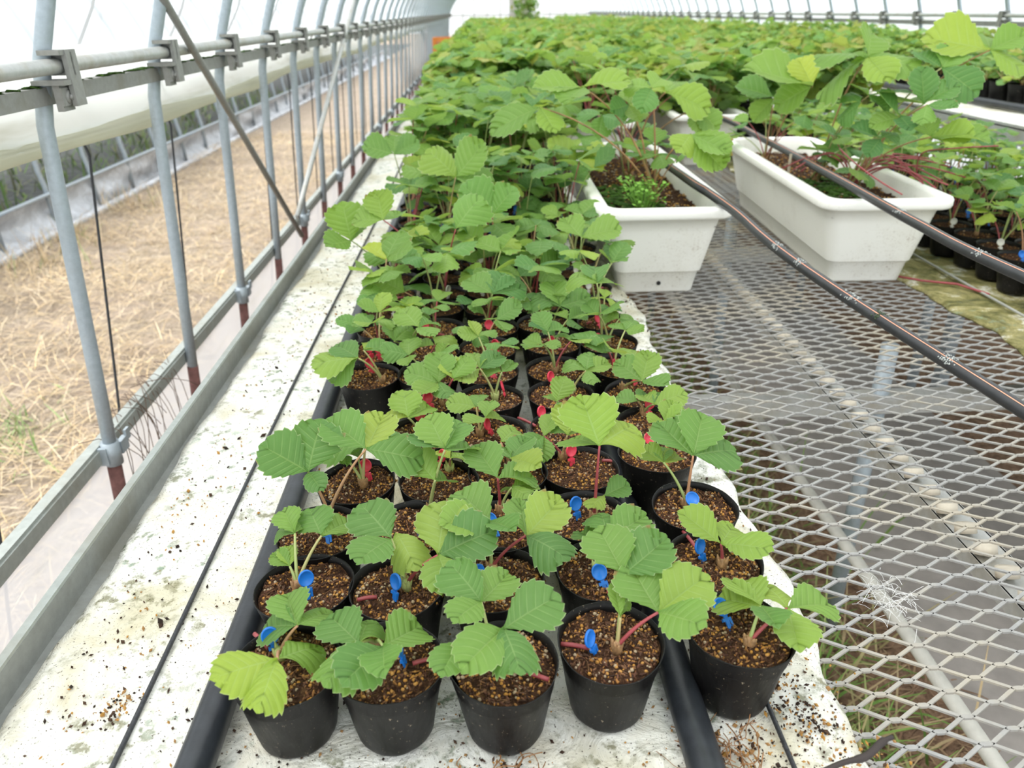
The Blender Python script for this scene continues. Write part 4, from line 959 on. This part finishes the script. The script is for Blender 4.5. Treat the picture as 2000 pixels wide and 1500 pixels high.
def psoil():
    hx, hy = PW(.150); hx -= .001; hy -= .001; mb = MB(); nx, ny = 14, 44; V = []
    for j in range(ny+1):
        for i in range(nx+1):
            x = -hx+2*hx*i/nx; y = -hy+2*hy*j/ny; V.append((x, y, .150+.006*fbm(x*9, y*6)+.002*random.gauss(0, 1)))
    mb.add(V, [(j*(nx+1)+i, j*(nx+1)+i+1, (j+1)*(nx+1)+i+1, (j+1)*(nx+1)+i) for j in range(ny) for i in range(nx)], 0, True, None, (1, 1, 1))
    pal = [(.52, .27, .06), (.60, .34, .10), (.07, .03, .018), (.10, .05, .03), (.14, .07, .04), (.5, .42, .3)]
    for _ in range(1600):
        x, y = random.uniform(-hx, hx), random.uniform(-hy, hy); s = random.uniform(.001, .003)
        mb.add([(x+v[0]*s*1.4, y+v[1]*s, .152+.006*fbm(x*9, y*6)+v[2]*s) for v in OCT_V], [tuple(f) for f in OCT_F], 1, False, None, random.choice(pal))
    return mb.mesh('soil', [SOIL, GRAIN], True)
PS = psoil()
def pmoss():
    mb = MB(); hx = PW(.15)[0]
    for _ in range(420):
        x, y = random.uniform(-hx*.95, hx*.3), random.uniform(-.40, .0); s = random.uniform(.003, .009)
        mb.add([(x+v[0]*s*1.4, y+v[1]*s*1.4, .153+.006*fbm(x*9, y*6)+v[2]*s*.45) for v in ICO_V], [tuple(f) for f in ICO_F])
    return mb.mesh('moss', MOSS)
PMO = pmoss()
hole = MB(); tube(hole, [(0, 0, 0), (0, .002, 0)], .0045, 14); HOLE = hole.mesh('drain_plug', simple('dark_hole', (.01, .01, .01), .6))
def planter(x, y, rz, label, moss=True):
    p = empty('planter_box', (x, y, ZS-.006), rz); tag(p, label, 'planter', 'white planters on the mesh bench')
    link('tub', TUB, p); link('soil', PS, p)
    if x < .5: link('drain_plug', HOLE, p, (0.002, -.3925, .022))
    if moss: o = link('moss', PMO, p); o['kind'] = 'stuff'
    return p
PZ = ZS-.006+.152
planter(.380, 1.975, -.01, 'white plastic planter nearest the camera, standing on the mesh')
planter(.873, 2.010, -.045, 'white plastic planter to the right, hose over its front rim')
planter(.895, 3.46, -.03, 'white planter behind, half hidden by big leaves', False)
planter(.42, 3.30, 0, 'white planter farther back in the left line of planters', False)
def mother(x, y, label): 
    m_ = empty('mother_plant', (x, y, PZ)); tag(m_, label, 'strawberry plant', 'mother plants in the planters'); c_ = link('crown', CROWNS[0], m_); c_.scale = (2.2, 2.2, 2.0); return m_
def bigleaf(root, hub, yy, tips, L=.075, col=None, red=False, width=1.05, base=None):
    ro = Vector(root.location); H = aty(hub[0], hub[1], yy); c_ = ro+Vector((random.gauss(0, .008), random.gauss(0, .008), .008)); d = H-c_
    mid = c_+Vector((d.x*.35, d.y*.35, d.z*.75)); o = tube_leaf(root, [p-ro for p in bez(c_, mid, H, 9)], .0024, .0015, PET_M if red else PET)
    for t in tips:
        T = atl(t[0], t[1], H, L); a = place_leaflet(o, H-ro, T-ro, width*.98, random.choice(HI), random.gauss(0, .2), facing(.42))
        if col: a.color = (*TINTS[col], 1)
m1 = mother(.40, 1.78, 'large strawberry plant with reddish stems at the front of the nearer planter')
bigleaf(m1, (1137, 171), 1.72, [(1043, 165), (1106, 197), (1228, 146)], .078, 'y', True)
bigleaf(m1, (1055, 210), 1.70, [(956, 249), (1085, 250)], .075, 'y', True, .9)
bigleaf(m1, (1272, 172), 1.70, [(1222, 160), (1254, 212), (1292, 150)], .06, 'b')
bigleaf(m1, (1349, 262), 1.64, [(1422, 300), (1408, 330), (1330, 290)], .065, 'y', True)
bigleaf(m1, (1228, 205), 1.75, [(1195, 215), (1250, 240), (1235, 170)], .055, 'd', True)
m2 = mother(.39, 2.05, 'large strawberry plant in the middle of the nearer planter')
bigleaf(m2, (1300, 180), 1.85, [(1388, 208), (1262, 178), (1330, 150)], .080, 'y')
bigleaf(m2, (1352, 216), 1.86, [(1330, 190), (1404, 250), (1372, 268)], .070, None, True)
bigleaf(m2, (1175, 225), 1.92, [(1130, 215), (1170, 268), (1215, 230)], .06, 'd')
m3 = mother(.90, 1.86, 'tall strawberry plant with long red runners spilling over the right planter')
bigleaf(m3, (1839, 133), 1.72, [(1793, 100), (1868, 97), (1913, 180)], .075, 'b')
bigleaf(m3, (1804, 203), 1.70, [(1803, 131), (1870, 160), (1752, 195)], .070, 'd')
bigleaf(m3, (1811, 205), 1.66, [(1868, 213), (1802, 236)], .050, 'b', False, 1.0)
bigleaf(m3, (1758, 228), 1.70, [(1700, 241), (1712, 176), (1780, 250)], .060, 'd')
bigleaf(m3, (1818, 268), 1.66, [(1902, 258), (1932, 268), (1800, 232)], .065, 'y', True)
bigleaf(m3, (1933, 98), 1.75, [(1806, 70), (1930, 58), (2004, 64), (2010, 130)], .085, 'y', True)
m4 = mother(.86, 1.98, 'tall strawberry plant with spreading leaves in the middle of the right planter')
bigleaf(m4, (1695, 112), 1.78, [(1588, 168), (1602, 88), (1704, 58), (1802, 120), (1736, 148)], .085, 'y')
bigleaf(m4, (1681, 200), 1.75, [(1634, 232), (1655, 175)], .050, 'b')
bigleaf(m4, (1697, 187), 1.76, [(1736, 216), (1780, 172), (1665, 160)], .050, 'b')
bigleaf(m4, (1720, 270), 1.70, [(1662, 246), (1694, 304), (1754, 252)], .050, 'd')
m5 = mother(.82, 2.25, 'strawberry plant at the back end of the right planter')
bigleaf(m5, (1587, 168), 1.95, [(1455, 130), (1512, 205), (1560, 112)], .085, 'y', True)
bigleaf(m5, (1512, 190), 2.05, [(1440, 165), (1470, 235), (1545, 200)], .070, 'd')
for m_, y0 in ((m1, 0), (m2, 0), (m3, 0), (m4, 0), (m5, 0)):
    for k in range(5):
        rand_leaf(m_, Vector((0, 0, .01)), random.uniform(0, 6.28), random.uniform(.03, .10), random.uniform(.05, .13), random.uniform(.04, .055), MD, random.choice(['d', 'b', None]), random.random() < .5)
for x, y, nm in ((.42, 2.30, 'strawberry plant at the back end of the nearer planter'), (.92, 3.2, 'strawberry plant at the front of the half-hidden planter'), (.88, 3.6, 'strawberry plant at the back of the half-hidden planter'), (.42, 3.1, 'strawberry plant in the farther planter of the left line'), (.42, 3.5, 'second strawberry plant in the farther planter of the left line')):
    m_ = mother(x, y, nm)
    for k in range(12): rand_leaf(m_, Vector((0, 0, .01)), random.uniform(0, 6.28), random.uniform(.03, .16), random.uniform(.10, .26), random.uniform(.05, .075), MD, random.choice(['y', 'b', None, None]), random.random() < .4)
# red runners
ro = Vector(m3.location)
for k in range(15):
    a = Vector((random.gauss(0, .010), random.gauss(0, .012), .012)); az = random.uniform(-1.5, .5) if k < 12 else random.uniform(2, 4); Ln = random.uniform(.12, .26); d = Vector((math.cos(az), math.sin(az), 0))
    P = [a, a+d*Ln*.25+Vector((0, 0, .045+.02*random.random())), a+d*Ln*.6+Vector((0, 0, .055+.02*random.random())), a+d*Ln+Vector((0, 0, .02+.03*random.random()))]
    mb = MB(); tube(mb, catmull(P, 5), .0017, 7); mb.obj('runner', PET_RED, m3)
for (P, nm) in (([(1880, 345), (1820, 290), (1960, 284), (1952, 285)], 0),):
    mb = MB(); Q = [aty(1790, 345, 1.80), aty(1800, 300, 1.75), aty(1860, 290, 1.72), aty(1950, 285, 1.70)]; tube(mb, [q-ro for q in catmull(Q, 6)], .0016, 7); mb.obj('runner', PET_RED, m3)
ro = Vector(m4.location); mb = MB(); Q = [aty(1640, 290, 1.8), aty(1672, 320, 1.7), aty(1720, 355, 1.62), aty(1762, 380, 1.56)]; tube(mb, [q-ro for q in catmull(Q, 6)], .0016, 7); mb.obj('runner', PET_RED, m4)
# sprouting weeds in the nearer planter
wd = empty('weed_sprout', (.36, 1.70, PZ)); tag(wd, 'bright green ferny weed sprouting in the nearer planter', 'weed')
WEED = simple('weed_leaf', (.20, .42, .05), .6, 0, .25, 50, .1); sm_ = MB(); lv = MB()
for k in range(46):
    a = random.uniform(0, 6.28); r_ = random.uniform(.01, .055); h_ = random.uniform(.02, .075); e = Vector((math.cos(a)*r_, math.sin(a)*r_*1.3, h_)); tube(sm_, bez((e.x*.3, e.y*.3, 0), (e.x*.6, e.y*.6, h_*.8), e, 4), .0006, 4)
    for q in range(6):
        c_ = e+Vector((random.gauss(0, .007), random.gauss(0, .007), random.gauss(0, .004))); s = random.uniform(.003, .0055); t_ = Vector((random.gauss(0, .4), random.gauss(0, .4), 1)).normalized(); x_, y_ = frame_dir(t_)
        lv.add([c_]+[c_+(x_*math.cos(j*1.047)+y_*math.sin(j*1.047))*s*(1 if j % 2 else .7) for j in range(6)], [(0, 1+j, 1+(j+1) % 6) for j in range(6)])
sm_.obj('stem', WEED, wd); o = lv.obj('leaves', WEED, wd); o['kind'] = 'stuff'
st = MB(); p = aty(1545, 300, 1.95); box(st, p.x-.003, p.x+.003, p.y-.001, p.y+.001, PZ-.01, PZ+.075); tag(st.obj('label_stick', WOOD), 'small pale wooden stick upright in the right planter', 'stick')

# ================================================================== FAR END
cr = empty('plastic_crate', (-.455, 11.3, .835)); tag(cr, 'orange plastic crate on the bench edge at the far left', 'crate')
def crate():
    f = MB(); X, Y, H, t = .115, .15, .21, .008
    box(f, -X, X, -Y, Y, 0, .008)
    for s in (-1, 1):
        box(f, s*X-t, s*X+t, -Y, Y, 0, .05); box(f, s*X-t, s*X+t, -Y, Y, H-.05, H)
        box(f, -X, X, s*Y-t, s*Y+t, 0, .05); box(f, -X, X, s*Y-t, s*Y+t, H-.05, H)
        for q in (-1, 1): box(f, s*X-.02, s*X+.02, q*Y-.02, q*Y+.02, 0, H)
    f.obj('frame', ORANGE, cr); g = MB()
    for s in (-1, 1):
        for k in range(-3, 4): box(g, k*.03-.004, k*.03+.004, s*Y-.004, s*Y+.004, .04, H-.04); box(g, s*X-.004, s*X+.004, k*.04-.004, k*.04+.004, .04, H-.04)
    box(g, -.05, .05, -Y-.006, -Y+.006, .09, .15); g.obj('lattice', ORANGE, cr)
crate()
f = MB(); box(f, -.60, -.31, 11.1, 11.5, .8245, .8345); tag(f.obj('shelf_board', WHITE_P), 'pale board across the bench edge carrying the orange crate', 'board')
tw = empty('tall_weed', (1.04, 17.5, .85)); tag(tw, 'tall leafy weed rising above the foliage near the end wall', 'weed')
mb = MB(); lf = MB()
for k in range(10):
    e = Vector((random.gauss(0, .12), random.gauss(0, .1), random.uniform(.45, .85))); tube(mb, bez((0, 0, 0), (0, 0, .4), e, 6), .006, 5)
mb.obj('stem', CROWN_G, tw)
n = 260; pos = np.array([(random.gauss(0, .13), random.gauss(0, .12), random.uniform(.2, .85)) for _ in range(n)]); s = RNG.uniform(.04, .08, n)
V, Fc, cc = scatter(TV, TF, pos, rand_rot(n), np.stack([s*.6, s, s], 1), GREENS[RNG.integers(0, 7, n)]*.8); o = link('leaves', mass('leaves', V, Fc, LEAF_T, cc, True, np.tile(TUV, (n, 1))), tw); o['kind'] = 'stuff'
print('objects', len(bpy.data.objects))
